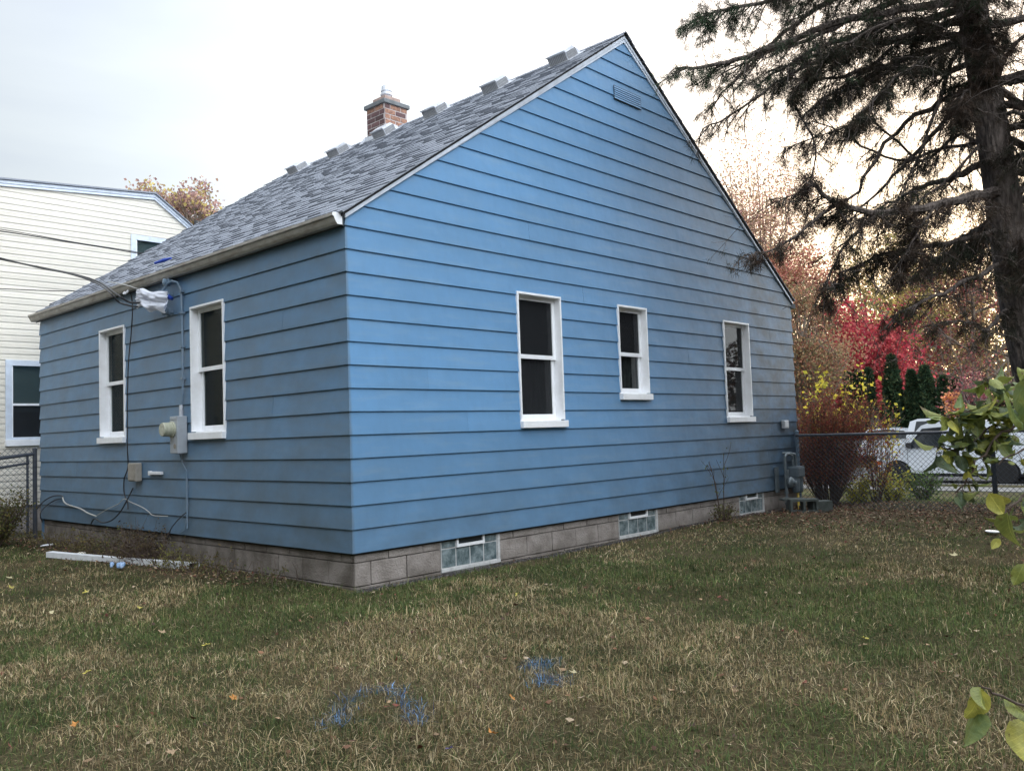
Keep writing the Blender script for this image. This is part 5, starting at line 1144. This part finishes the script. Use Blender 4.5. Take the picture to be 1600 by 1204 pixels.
    big([(6.722, -3.638, 2.301), (6.376, -3.548, 2.137), (6.036, -3.462, 1.944), (5.733, -3.293, 2.048), (5.390, -3.065, 1.945)], .03, .006, dens=.7, every=.10, side=.3)
    big([(4.913, -2.804, 3.208), (4.706, -2.563, 2.952), (4.572, -2.392, 2.618), (4.531, -2.321, 2.279)], .02, .005, dens=1.1, kind=2, every=.07, side=.35)
    big([(6.463, -3.520, 4.257), (6.244, -3.251, 3.828), (5.947, -2.909, 3.513), (5.750, -2.678, 3.267)], .02, .006, dens=.4, every=.15, side=.3)
    big([(6.539, -3.596, 4.180), (6.565, -3.040, 4.215), (6.252, -2.550, 4.113), (5.877, -2.174, 4.401), (5.557, -1.849, 4.610)], .025, .007, dens=.6, every=.12, side=.4)
    big([(6.544, -3.579, 3.923), (6.883, -3.103, 4.427), (6.777, -2.678, 4.192), (6.435, -2.209, 4.723), (6.054, -1.791, 4.583), (5.672, -1.372, 4.442)], .025, .006, dens=.7, every=.10, side=.5)
    big([(4.923, -1.905, 4.628), (5.107, -2.063, 4.142), (5.039, -1.954, 3.706), (4.815, -1.704, 3.570)], .012, .005, dens=.6, every=.10, side=.35)
    # dense tops crossing the upper right
    big([(6.125, -3.539, 5.311), (5.588, -3.377, 4.980), (5.143, -3.178, 4.771), (4.767, -2.893, 4.407), (4.587, -2.679, 4.146)], .03, .008, dens=1.2, every=.05, side=.45)
    big([(6.181, -3.472, 5.575), (5.593, -3.263, 5.309), (5.097, -3.026, 5.302), (4.717, -2.747, 5.065), (4.487, -2.485, 4.872), (4.259, -2.215, 4.543)], .03, .008, dens=1.2, every=.05, side=.45)
    big([(6.472, -3.504, 5.739), (6.486, -3.086, 5.820), (6.331, -2.604, 5.543), (6.169, -2.264, 5.285), (5.895, -1.798, 4.949)], .03, .008, dens=1.1, every=.06, side=.5)
    big([(6.122, -3.642, 4.835), (5.676, -3.586, 4.583), (5.370, -3.529, 4.309), (5.221, -3.493, 4.008)], .02, .006, dens=1.4, kind=2, every=.04, side=.3)
    big([(6.177, -3.486, 5.793), (5.820, -3.658, 5.386), (5.677, -3.768, 5.017), (5.550, -3.748, 4.637)], .02, .006, dens=1.4, kind=2, every=.04, side=.35)
    big([(6.528, -3.640, 4.877), (6.223, -3.922, 5.136), (6.234, -4.229, 5.175)], .03, .01, dens=1.2, every=.05, side=.5)
    big([(6.585, -3.665, 4.434), (6.511, -3.875, 4.393), (6.627, -4.271, 4.130)], .03, .01, dens=1.2, every=.05, side=.5)
    big([(6.707, -3.693, 3.182), (6.423, -3.806, 2.900), (6.299, -3.934, 2.507)], .03, .01, dens=1.2, kind=2, every=.05, side=.4)
    big([(5.420, -3.205, 3.273), (5.219, -3.120, 3.063), (5.026, -3.037, 2.775), (4.938, -2.921, 2.510)], .015, .005, dens=1.3, kind=2, every=.05, side=.35)
    # right and near/far sides
    big([(6.604, -3.715, 4.800), (6.553, -3.953, 4.786), (6.716, -4.400, 4.548)], .05, .02, dens=1.2, every=.06)
    big([(6.670, -3.713, 3.917), (6.341, -3.944, 3.863), (6.308, -4.472, 3.587)], .05, .02, dens=1.2, every=.05)
    big([(6.676, -3.690, 3.550), (7.104, -3.863, 3.666), (7.959, -4.204, 3.829)], .05, .02, dens=1.2, every=.05)
    for i in range(70):      # whorls all round and above
        z = rs.uniform(4.6, 11.5) if i < 54 else rs.uniform(1.8, 5.0); a = i * 2.39996; 
        if i >= 54: a = R(rs.uniform(-70, 40))
        b = tp_at(z); L2 = (3.6 if z < 8 else 3.6 * (1 - (z - 8) / 6)) * rs.uniform(.7, 1.1); dv = Vector((math.cos(a), math.sin(a), rs.uniform(-.05, .2)))
        p = [b]
        for k_ in range(5): dv = (dv + Vector((rs.gauss(0, .1), rs.gauss(0, .1), rs.gauss(-.03, .06)))).normalized(); p.append(p[-1] + dv * L2 / 5)
        big(p, .05, .01, dens=.9, kind=rs.choice((0, 0, 1, 2)), every=.13 if z > 4.5 else .16, side=.5)
    q.build('branch', M['bark'], root)
    # needles
    cols = {0: [(.050, .045, .032), (.075, .055, .04), (.035, .042, .028)], 1: [(.05, .085, .045), (.065, .10, .055), (.045, .06, .04), (.08, .075, .05)], 2: [(.075, .052, .04), (.10, .07, .052), (.05, .042, .034)]}
    P0 = np.array([t[0][:] for t in tufts]); D0 = np.array([t[1][:] for t in tufts]); K = np.array([t[2] for t in tufts]); nn = 16; n = len(P0) * nn
    P = np.repeat(P0, nn, 0) + rg.normal(0, .016, (n, 3)); D = unit(np.repeat(D0, nn, 0) * .6 + rg.normal(size=(n, 3)) * .8 + [0, 0, -.25]); Ln = rg.uniform(.045, .105, n)[:, None]
    S = unit(np.cross(D, rg.normal(size=(n, 3)))) * .0023; V = np.stack([P - S, P + S, P + D * Ln + [0, 0, -.008]], 1).reshape(-1, 3); F = np.arange(3 * n).reshape(-1, 3)
    cc = np.zeros((len(P0), 3))
    for k_ in range(3): cc[K == k_] = pick(rg, cols[k_], int((K == k_).sum()), .35)
    C_ = np.repeat(np.repeat(cc, nn, 0) * rg.uniform(.75, 1.25, (n, 1)), 3, 0)
    put('needle_clump', npmesh('needles', V, F, M['needle'], C_), root)['kind'] = 'stuff'
pine()

# ------------------------------------------------------------------ foreground shrub with large leaves
def big_leaf_mesh(seed, bend, curl, cup):
    rg = np.random.default_rng(seed); q = MB(); n = 7; V = []
    for i in range(n + 1):
        t = i / n; wdt = .36 * math.sin(math.pi * t ** .85) ** .75 * (1 - .25 * t) + .002; z = bend * t * t + .02 * math.sin(t * 9 + seed)
        for s_ in (-1, -.5, 0, .5, 1): V.append((t * (1 - .08 * abs(bend)), s_ * wdt * (1 + .05 * rg.normal()), z + cup * abs(s_) ** 1.5 * wdt + curl * s_ * t * .3 + .015 * rg.normal() * abs(s_)))
    F = [(5 * i + j, 5 * i + j + 1, 5 * i + j + 6, 5 * i + j + 5) for i in range(n) for j in range(4)]
    q.v = V; q.f = F; return q
def leafm(name, a, b, c):
    m = mat(name, a, rough=0.45, spec=0.4, var=.9, vscale=38, col2=b, rnd=.25, thin=.35, bump=.35, bscale=90)
    t = m.node_tree; p = t.nodes['Principled BSDF']; tc_ = N(t, 'ShaderNodeTexCoord'); sx = N(t, 'ShaderNodeSeparateXYZ'); t.links.new(tc_.outputs['Generated'], sx.inputs[0])
    d_ = N(t, 'ShaderNodeMath', operation='SUBTRACT'); d_.inputs[1].default_value = .5; ab = N(t, 'ShaderNodeMath', operation='ABSOLUTE'); t.links.new(sx.outputs[1], d_.inputs[0]); t.links.new(d_.outputs[0], ab.inputs[0])
    sv = N(t, 'ShaderNodeMath', operation='MULTIPLY_ADD'); sv.inputs[1].default_value = -.7; t.links.new(ab.outputs[0], sv.inputs[0]); t.links.new(sx.outputs[0], sv.inputs[2])
    sn = N(t, 'ShaderNodeMath', operation='MULTIPLY'); sn.inputs[1].default_value = 50; t.links.new(sv.outputs[0], sn.inputs[0]); si = N(t, 'ShaderNodeMath', operation='SINE'); t.links.new(sn.outputs[0], si.inputs[0])
    v1 = N(t, 'ShaderNodeMapRange'); v1.inputs[1].default_value = .93; v1.inputs[2].default_value = 1.0; v1.inputs[4].default_value = .45; t.links.new(si.outputs[0], v1.inputs[0])
    v2 = N(t, 'ShaderNodeMapRange'); v2.inputs[1].default_value = .03; v2.inputs[2].default_value = .012; v2.inputs[4].default_value = .8; t.links.new(ab.outputs[0], v2.inputs[0])
    mv = N(t, 'ShaderNodeMath', operation='MAXIMUM'); t.links.new(v1.outputs[0], mv.inputs[0]); t.links.new(v2.outputs[0], mv.inputs[1])
    old = p.inputs['Base Color'].links[0].from_socket; mm = N(t, 'ShaderNodeMix', data_type='RGBA'); t.links.new(mv.outputs[0], mm.inputs[0]); t.links.new(old, mm.inputs[6]); mm.inputs[7].default_value = (*[min(1, c * 1.7 + .03) for c in a], 1)
    nb = N(t, 'ShaderNodeTexNoise'); nb.inputs['Scale'].default_value = 55; g2 = N(t, 'ShaderNodeNewGeometry'); t.links.new(g2.outputs['Position'], nb.inputs['Vector']); br = N(t, 'ShaderNodeMapRange'); br.inputs[1].default_value = .66; br.inputs[2].default_value = .70; br.inputs[4].default_value = .9; t.links.new(nb.outputs[0], br.inputs[0])
    mb_ = N(t, 'ShaderNodeMix', data_type='RGBA'); t.links.new(br.outputs[0], mb_.inputs[0]); t.links.new(mm.outputs[2], mb_.inputs[6]); mb_.inputs[7].default_value = (.12, .07, .03, 1); t.links.new(mb_.outputs[2], p.inputs['Base Color'])
    return m
LM = [leafm('green_leaf', (.13, .18, .06), (.24, .26, .06), 0), leafm('olive_leaf', (.27, .29, .07), (.16, .19, .05), 0), leafm('yellow_leaf', (.48, .44, .09), (.30, .30, .07), 0), leafm('dull_green_leaf', (.075, .115, .065), (.13, .15, .06), 0)]
def foreground():
    p0 = Vector((-1.441, -5.726, 0.048)); p0.z = -.32
    root = empty('leafy_shrub', p0, 'close leafy branches with large green and yellow leaves at the right edge', 'shrub'); rs = random.Random(6)
    protos = [[big_leaf_mesh(s * 7 + k_, b, c, cu).mesh('leaf', LM[k_], smooth=True) for s, (b, c, cu) in enumerate(((-.35, .2, .5), (.15, -.3, .3), (-.7, .1, .7), (-.15, .5, .2)))] for k_ in range(4)]
    q = MB()
    def stem(pts, r0, r1):
        pts = [Vector(p) - p0 for p in pts]; o = []
        for i in range(len(pts) - 1):
            for k_ in range(4): o.append(pts[i].lerp(pts[i + 1], k_ / 4) + Vector((rs.gauss(0, .003), rs.gauss(0, .003), rs.gauss(0, .003))))
        o.append(pts[-1]); q.tube(o, [r0 + (r1 - r0) * i / (len(o) - 1) for i in range(len(o))], 6); return o
    base = [p0, Vector((-1.522, -5.750, 0.517)), Vector((-1.638, -5.729, 0.881))]
    stem(base, .014, .010)
    S = [([(-1.638, -5.729, 0.881), (-1.795, -5.645, 0.991), (-1.922, -5.580, 0.960), (-2.027, -5.537, 0.925), (-2.121, -5.503, 0.840), (-2.151, -5.467, 0.790)], .006, 52, 1.0),
         ([(-1.771, -5.669, 0.972), (-1.912, -5.598, 1.061), (-2.025, -5.550, 1.054), (-2.109, -5.536, 1.078)], .005, 42, 1.1),
         ([(-1.893, -5.613, 0.993), (-2.013, -5.560, 1.012), (-2.124, -5.513, 0.998), (-2.168, -5.465, 0.984)], .005, 74, 1.15),
         ([(-1.922, -5.580, 0.960), (-1.979, -5.518, 0.955), (-2.079, -5.480, 0.900), (-2.183, -5.442, 0.904)], .004, 60, 1.1),
         ([(-1.697, -5.734, 0.814), (-1.873, -5.621, 0.831), (-1.923, -5.562, 0.767), (-2.008, -5.542, 0.731), (-2.061, -5.554, 0.680)], .005, 14, 1.0),
         ([(-1.611, -5.744, 0.703), (-1.732, -5.616, 0.709), (-1.797, -5.541, 0.660), (-1.804, -5.526, 0.555)], .004, 9, 1.0),
         ([(-1.805, -5.700, 0.904), (-1.990, -5.649, 0.910), (-2.034, -5.601, 0.897), (-2.077, -5.552, 0.858)], .004, 10, .8)]
    def place(p, dv, sz, kind, tw=0.):
        o = bpy.data.objects.new('leaf', protos[kind][rs.randrange(4)]); COL.objects.link(o); o.parent = root
        x = dv.normalized(); y = x.cross(Vector((rs.gauss(0, .7), rs.gauss(0, .7), 1))).normalized(); z = x.cross(y)
        o.matrix_local = Matrix.Translation(p) @ Matrix((x, y, z)).transposed().to_4x4() @ Matrix.Scale(sz, 4)
    for pts, r_, n, sc in S:
        o = stem(pts, r_, .0018)
        for i in range(n):
            t = .22 + .8 * (i + rs.random()) / n; s = min(t, .999) * (len(o) - 1); k_ = int(s); p = o[k_].lerp(o[min(k_ + 1, len(o) - 1)], s - k_)
            dv = Vector((rs.gauss(0, .7), rs.gauss(0, .7), rs.gauss(-.35, .6))); pet = p + dv.normalized() * .018; q.tube([p, pet], .0011, 4)
            place(pet, dv + Vector((0, 0, -.35)), .037 * sc * rs.uniform(.65, 1.35), rs.choice((0, 0, 1, 1, 1, 2, 3, 3)))
    # low twig close to the camera, lower right corner
    o = stem([p0 + Vector((0, 0, .1)), (-2.268, -5.743, 0.303), (-2.459, -5.690, 0.369), (-2.579, -5.640, 0.425), (-2.597, -5.622, 0.441)], .005, .0015)
    for (a, b, k_) in (((-2.595, -5.624, 0.438), (-2.633, -5.625, 0.402), 1), ((-2.593, -5.625, 0.434), (-2.604, -5.608, 0.367), 2), ((-2.587, -5.614, 0.393), (-2.604, -5.605, 0.316), 0), ((-2.503, -5.645, 0.400), (-2.540, -5.691, 0.364), 1), ((-2.477, -5.670, 0.356), (-2.536, -5.673, 0.271), 2), ((-2.468, -5.680, 0.363), (-2.454, -5.717, 0.270), 1)):
        a, b = Vector(a), Vector(b); place(a - p0, b - a, (b - a).length * 1.05, k_)
    for (a, b, k_) in (((-2.093, -5.529, 0.787), (-2.069, -5.551, 0.737), 2), ((-2.171, -5.589, 0.747), (-2.177, -5.576, 0.668), 1), ((-2.293, -5.629, 1.037), (-2.271, -5.645, 0.951), 0), ((-2.263, -5.663, 1.065), (-2.249, -5.670, 0.962), 0), ((-1.915, -5.556, 0.589), (-1.933, -5.533, 0.539), 1)):
        a, b = Vector(a), Vector(b); place(a - p0, b - a, (b - a).length * 1.1, k_)
    q.build('stem', M['stem'], root)
foreground()

# ------------------------------------------------------------------ things lying on the lawn
def gzf(x, y): return float(gz(x, y))
ds = MB()
a, b = Vector((-.68, 5.12, 0)), Vector((-.13, 2.62, 0)); dv = (b - a).normalized(); nv = Vector((dv.y, -dv.x, 0)); n = 10; wd, hh = .085, .065
for sgn in (0,):
    rings = []
    for i in range(n + 1):
        t = i / n; c = a.lerp(b, t); sag = .02 * (1 - t) ** 2; sk = .06 if i == n else 0
        z0 = -.318 + sag * .9; rings.append([tuple(c + nv * (wd * s_) + dv * (sk * (1 if s_ < 0 else 0)) + Vector((0, 0, z0 + (hh if u_ else 0)))) for s_, u_ in ((-.5, 0), (.5, 0), (.5, 1), (-.5, 1))])
    for r_ in rings: ds.v += r_
    for i in range(n):
        for j in range(4): ds.f.append((4 * i + j, 4 * i + (j + 1) % 4, 4 * i + 4 + (j + 1) % 4, 4 * i + 4 + j))
tag(ds.build('downspout', M['whitep']), 'white rectangular downspout pipe lying on the grass along the left wall', 'downspout')
p = (-0.619, 3.217, -0.270)
q = MB(); rg = np.random.default_rng(2)
for i in range(7):
    c = Vector(p) + Vector((rg.normal(0, .03), rg.normal(0, .035), .0 + abs(rg.normal(0, .015)))); q.tube([c + Vector((-.02, -.03, -.02)), c + Vector((0, 0, .012)), c + Vector((.02, .04, -.02))], [.012, .024, .012], 7)
tag(q.build('crumpled_glove', M['glove'], smooth=True), 'crumpled blue and white cloth tucked under the white downspout', 'cloth')
def disc(name, p, r_, h_, m, lb, cat, sx=1.0):
    q = MB(); q.lathe([(r_ * .8, 0), (r_, h_ * .5), (r_, h_ * .8), (r_ * .85, h_), (0, h_ * .9)], Matrix.Translation((p[0], p[1], gzf(p[0], p[1]) + .025)) @ Matrix.Rotation(.06, 4, 'X'), 20); return tag(q.build(name, m), lb, cat)
disc('white_lid', (6.020, -3.404, -0.300), .075, .02, M['whitep'], 'round white lid lying on the bare ground at the right near the fence', 'lid')
disc('pale_saucer', (-0.393, 4.892, -0.300), .05, .02, M['cream'], 'pale yellow saucer shaped scrap beside the far end of the white downspout', 'scrap')
p = (-0.306, 6.316, -0.300)
q = MB(); q.add([(-.09, -.03, .03), (.06, -.05, .03), (.10, .03, .045), (-.03, .05, .035), (-.09, -.03, .036), (.06, -.05, .036), (.10, .03, .051), (-.03, .05, .041)], [(0, 3, 2, 1), (4, 5, 6, 7), (0, 1, 5, 4), (1, 2, 6, 5), (2, 3, 7, 6), (3, 0, 4, 7)])
o = q.build('paper_scrap', M['whitep']); o.location = (p[0], p[1], gzf(p[0], p[1])); tag(o, 'scrap of white paper on the ground near the side fence', 'paper')
# fallen leaves one can pick out, and one purple wrapper
LF = {k_: mat('fallen_' + k_, c, .75, var=.5, vscale=60, rnd=.2, thin=.15) for k_, c in (('yellow', (.52, .44, .10)), ('orange', (.50, .22, .05)), ('tan', (.36, .25, .15)), ('pink', (.30, .14, .12)), ('purple', (.13, .10, .28)), ('pale', (.58, .50, .30)))}
def lobed(seed, curl=.25):
    rg = np.random.default_rng(seed); q = MB(); n = 15; V = [(0, 0, 0)]
    for i in range(n):
        a = 2 * math.pi * i / n; r_ = (.75 + .25 * math.cos(a * 5)) * (1 + .1 * rg.normal()); V.append((r_ * math.cos(a), r_ * math.sin(a) * .8, curl * r_ * r_ * abs(math.sin(a)) + .12 * rg.normal()))
    q.v = V; q.f = [(0, 1 + i, 1 + (i + 1) % n) for i in range(n)]; return q
lobes = {(k_, s): lobed(s).mesh('fallen_leaf', LF[k_]) for k_ in LF for s in range(3)}
def fallen(p, size, k_, lb=None, grp='fallen leaves scattered on the lawn', seed=0):
    rs = random.Random(seed * 31 + 7); o = put('fallen_leaf', lobes[k_, seed % 3]); o.location = (p[0], p[1], gzf(p[0], p[1]) + .042); o.scale = (size, size * rs.uniform(.7, 1), size)
    o.rotation_euler = (rs.gauss(0, .3), rs.gauss(0, .3), rs.uniform(0, 6.28)); return tag(o, lb, 'leaf', grp)
FL = [((-1.897, -3.525, -0.290), .036, 'orange', 'large bright orange leaf lying flat in the grass at the bottom centre'), ((-2.138, -3.523, -0.290), .028, 'purple', 'small purple blue curled wrapper near the bottom centre'),
      ((-2.023, 1.092, -0.290), .045, 'pale', 'pale yellow crumpled leaf on the left part of the lawn'), ((-1.535, 0.702, -0.290), .04, 'yellow', 'yellow leaf in the grass straight below the downspout open end'), ((-1.615, 3.479, -0.290), .05, 'pale', 'pale leaf at the left edge close to the shrubs'),
      ((-1.827, 2.706, -0.290), .05, 'yellow', 'yellow leaf just below the pale one at the left edge'), ((-1.531, 1.781, -0.290), .035, 'yellow', 'small yellow leaf below the middle of the downspout'), ((-2.582, -1.039, -0.290), .034, 'yellow', 'olive yellow leaf in dry grass left of the lawn centre'),
      ((0.418, -1.518, -0.290), .03, 'yellow', 'tiny yellow leaf in the grass below the basement window'), ((-2.864, -2.643, -0.290), .036, 'tan', 'long tan leaf at the bottom left'), ((-2.325, -2.170, -0.290), .034, 'orange', 'rusty orange leaf right of the bottom left patch'), ((-1.808, -0.281, -0.290), .035, 'tan', 'tan leaf in the green patch on the left'),
      ((-1.670, -2.144, -0.290), .026, 'pink', 'pink brown leaf above the blue paint arc'), ((-2.196, -2.206, -0.290), .026, 'pale', 'cream coloured leaf left of the blue paint arc'), ((-0.569, -4.364, -0.290), .03, 'tan', 'light brown narrow leaf right of the lawn centre'), ((-0.636, -4.617, -0.290), .036, 'pale', 'pale crumpled leaf in the lower right of the lawn'),
      ((0.334, -4.212, -0.290), .03, 'tan', 'tan leaf by the dark green patch at right'), ((3.985, -3.604, -0.290), .05, 'pale', 'pale leaf near the white lid on the bare ground'), ((0.491, -4.159, -0.290), .028, 'yellow', 'yellow green leaf just above the tan leaf at right'), ((-1.505, -3.271, -0.290), .03, 'orange', 'orange tan leaf right of the second blue paint spot'),
      ((-0.984, -3.216, -0.290), .026, 'pale', 'light leaf right below the round blue paint spot'), ((-2.998, -1.994, -0.290), .034, 'orange', 'brown orange leaf at lower left'), ((-1.824, -0.936, -0.290), .034, 'yellow', 'yellow tan leaf at the right side of the green patch')]
for i, (p, s_, k_, lb) in enumerate(FL): fallen(p, s_, k_, lb, seed=i)

# ------------------------------------------------------------------ grass
def grass():
    rg = np.random.default_rng(42)
    blue = [np.array(p)[:2] for p in ((-2.151, -2.774, -0.300), (-1.949, -2.569, -0.300), (-1.768, -2.511, -0.300), (-1.685, -2.587, -0.300), (-1.758, -2.826, -0.300), (-1.901, -3.032, -0.300))]
    bw = [1.0, .7, .7, .6, .45, .9]; spot = [np.array(p)[:2] for p in ((-0.903, -2.923, -0.300), (-1.087, -3.133, -0.300))]
    C0 = np.array([-4.5, -6.2]); 
    def sample(n, dmin, dmax, pw, amin=-6, amax=100):
        u = rg.random(n); d = (dmin ** pw + u * (dmax ** pw - dmin ** pw)) ** (1 / pw); a = np.radians(rg.uniform(amin, amax, n)); return C0[0] + d * np.sin(a), C0[1] + d * np.cos(a), d
    def mk(n, dmin, dmax, pw, seg, hsc, wsc):
        x, y, d = sample(n, dmin, dmax, pw)
        ok = ~((x > -.02) & (x < W_ + .02) & (y > -.03) & (y < L_ + .1)) & (y < 8.6) & (x < 19.4)
        ok &= ~((y < -0.02) & (y > -.10 - .07 * vnoise(x, y, 3, 5)) & (x > 0) & (x < 8.6))     # bare strip along the wall
        bare = np.clip((x - 5.0 + .25 * (y + 2)) / 2.2, 0, .93) * (x < 9.4) * np.clip(1.2 - .5 * vnoise(x, y, .8, 6), 0, 1); bare = np.maximum(bare, .75 * ((x < 0) & (x > -.55) & (y > .6)))
        bare = np.where((x >= 9.4), .35, bare); thin = .35 * (vnoise(x, y, 2.2, 8) > .62)
        ok &= rg.random(n) > np.maximum(bare, thin); x, y, d = x[ok], y[ok], d[ok]; n = len(x)
        z = gz(x, y) - .004
        g = .44 * vnoise(x, y, .55, 11) + .28 * vnoise(x, y, 1.9, 12) + .28 * vnoise(x, y, 7, 13)
        for gx, gy, r_, am in GREEN: g = g + am * np.exp(-((x - gx) ** 2 + (y - gy) ** 2) / r_ ** 2)
        gm = np.clip((g - .44) / .16, 0, 1); isg = rg.random(n) < gm * .62 + .24
        gc = pick(rg, [(.07, .10, .03), (.09, .125, .04), (.045, .075, .025), (.13, .14, .05)], n, .3); tc_ = pick(rg, [(.31, .23, .125), (.44, .345, .20), (.17, .115, .06), (.11, .075, .045), (.33, .255, .13), (.50, .41, .26)], n, .3)
        c = np.where(isg[:, None], gc, tc_); c *= (.62 + .38 * vnoise(x, y, 1.1, 21) + .50 * vnoise(x, y, 4.5, 22))[:, None]
        far = (x > 9.4); c[far] = pick(rg, [(.12, .17, .05), (.16, .19, .07)], int(far.sum()), .3)
        bl = np.zeros(n)
        for (p, wq) in zip(blue, bw): bl = np.maximum(bl, wq * np.exp(-(((x - p[0]) ** 2 + (y - p[1]) ** 2) / .055 ** 2)))
        for i in range(len(blue) - 1):
            for t in (.33, .66): p = blue[i] * (1 - t) + blue[i + 1] * t; bl = np.maximum(bl, .7 * np.exp(-(((x - p[0]) ** 2 + (y - p[1]) ** 2) / .05 ** 2)))
        for p in spot: bl = np.maximum(bl, 1.2 * np.exp(-(((x - p[0]) ** 2 + (y - p[1]) ** 2) / .085 ** 2)))
        c = c * (1 - .55 * np.clip(bl, 0, 1)[:, None]) + .55 * np.clip(bl, 0, 1)[:, None] * np.array([.06, .14, .26]); pb = rg.random(n) < bl * .6; c[pb] = pick(rg, [(.06, .17, .38), (.20, .36, .60), (.03, .07, .17), (.10, .20, .32)], int(pb.sum()), .3)
        Hh = rg.gamma(6, 1 / 6, n) * (.022 + .016 * vnoise(x, y, 2.3, 15)) * hsc; Hh[isg] *= 1.15; wd = rg.uniform(.0010, .0021, n) * wsc * np.clip(d / 4.5, 1, 2.4)
        a = rg.random(n) * 6.283; lean = np.abs(rg.normal(.55, .6, n)); lean = np.where(rg.random(n) < .35, lean + 1.1, lean)
        dx, dy = np.cos(a), np.sin(a); sx, sy = -np.sin(a + rg.normal(0, .5, n)), np.cos(a); P = np.stack([x, y, z], 1); S = np.stack([sx, sy, 0 * sx], 1) * wd[:, None]
        def pt(t): return P + np.stack([dx * lean * t ** 1.6, dy * lean * t ** 1.6, t * np.clip(1.15 - lean * .35 * t, .25, 1.2)], 1) * Hh[:, None]
        ct = np.clip(c * 1.2, 0, 1); cb = c * .9
        if seg == 2:
            V = np.stack([P - S, P + S, pt(.5) + S * .8, pt(.5) - S * .8, pt(1.0)], 1).reshape(-1, 3); i = np.arange(n)[:, None] * 5
            F = np.concatenate([i + [0, 1, 2], i + [0, 2, 3], i + [3, 2, 4]], 0); C_ = np.stack([cb, cb, c, c, ct], 1).reshape(-1, 3)
        else:
            V = np.stack([P - S, P + S, pt(1.0)], 1).reshape(-1, 3); F = np.arange(3 * n).reshape(-1, 3); C_ = np.stack([c, c, ct], 1).reshape(-1, 3)
        return V, F, C_
    A = mk(260000, 2.6, 8.5, 1.1, 2, 1.0, 1.0); B = mk(370000, 3.0, 16, 1.25, 1, .95, 1.15)
    D_ = mk(60000, 15, 26, 1.0, 1, 1.3, 1.6)
    V = np.concatenate([A[0], B[0], D_[0]]); F = np.concatenate([A[1], B[1] + len(A[0]), D_[1] + len(A[0]) + len(B[0])]); C_ = np.concatenate([A[2], B[2], D_[2]])
    tag(put('grass', npmesh('grass', V, F, M['grassm'], C_)), 'short patchy lawn of green and straw coloured grass with blue paint marks', 'grass', kind='stuff')
    # leaf litter, thick under the pine and by the fence, thin elsewhere
    n = 120000; x = rg.uniform(-5, 9.5, n); y = rg.uniform(-6, 8, n); w3 = np.clip((x - 4.6 + .25 * (y + 2)) / 3.5, .012, 1) * (y < .1) + .02; w3 = np.maximum(w3, .5 * ((x < 0) & (x > -.6) & (y > 1)))
    ok = (rg.random(n) < w3) & ~((x > -.02) & (x < W_ + .02) & (y > -.03) & (y < L_ + .1)); x, y = x[ok], y[ok]; n = len(x)
    P = np.stack([x, y, gz(x, y) + rg.uniform(.004, .030, n)], 1); tag(put('leaf_litter', leaf_mesh('leaf_litter', P, .036, pick(rg, [(.13, .07, .045), (.19, .10, .06), (.09, .05, .035), (.27, .18, .11), (.16, .06, .045), (.07, .045, .035), (.34, .26, .18)], n, .35), M['litter'], rg, 0, .6, flat=.75)), 'brown leaf litter strewn thickly under the pine and along the fence', 'leaf litter', kind='stuff')
    # dry straw and pine needles
    n = 4500; x = rg.uniform(-4.5, 9, n); y = rg.uniform(-6, 1.2, n); ok = ~((x > -.02) & (y > -.03)); x, y = x[ok], y[ok]; n = len(x); a = rg.random(n) * 6.283; L3 = rg.uniform(.03, .11, n)
    P = np.stack([x, y, gz(x, y) + rg.uniform(.01, .035, n)], 1); D3 = np.stack([np.cos(a), np.sin(a), rg.normal(0, .15, n)], 1) * L3[:, None]; S = np.stack([-np.sin(a), np.cos(a), 0 * a], 1) * .0011
    V = np.stack([P - S, P + S, P + D3], 1).reshape(-1, 3); tag(put('dry_straw', npmesh('dry_straw', V, np.arange(3 * n).reshape(-1, 3), M['litter'], np.repeat(pick(rg, [(.36, .29, .19), (.28, .21, .13), (.22, .14, .09)], n, .3), 3, 0))), 'loose dry straw lying over the lawn', 'straw', kind='stuff')
GREEN = [(p[0], p[1], r_, am) for p, r_, am in (((-1.446, -0.275, -0.300), .9, .28), ((-2.293, 0.607, -0.300), .5, .12), ((1.805, -4.201, -0.300), 1.3, .22), ((-1.030, -4.585, -0.300), .35, .3), ((-0.497, 0.530, -0.300), .5, .25), ((-0.906, -2.173, -0.300), .7, -.22), ((-2.972, -1.451, -0.300), .4, .2), ((-0.061, -2.489, -0.300), .8, -.15), ((-2.871, -2.554, -0.300), .3, -.2), ((-0.733, -3.770, -0.300), .6, -.3), ((0.318, -3.649, -0.300), .5, -.15), ((1.028, -0.735, -0.300), .5, -.2), ((-2.497, -2.085, -0.300), .35, .2), ((-1.487, -3.988, -0.300), .35, .2), ((-0.156, -0.274, -0.300), .4, .25), ((2.362, -2.615, -0.300), .6, .1))]
grass()
# dark crumbly soil along the gable foundation
def soil():
    rg = np.random.default_rng(3); n = 5200; x = rg.uniform(-.05, 8.5, n); y = -.03 - np.abs(rg.normal(0, .045, n)) ; s_ = rg.uniform(.004, .016, n); P = np.stack([x, y, gz(x, y) + .002], 1)
    T = np.array([[1, 0, 0], [-.5, .87, 0], [-.5, -.87, 0], [0, 0, 1]]); V = (P[:, None, :] + T[None] * s_[:, None, None] * rg.uniform(.6, 1.3, (n, 4, 1))).reshape(-1, 3); i = np.arange(n)[:, None] * 4
    F = np.concatenate([i + [0, 1, 3], i + [1, 2, 3], i + [2, 0, 3]], 0); C_ = np.repeat(pick(rg, [(.05, .045, .045), (.09, .085, .085), (.035, .03, .03)], n, .4), 4, 0)
    tag(put('soil_crumbs', npmesh('soil_crumbs', V, F, M['litter'], C_)), 'dark crumbly soil strip along the foot of the gable wall', 'soil', kind='stuff')
soil()
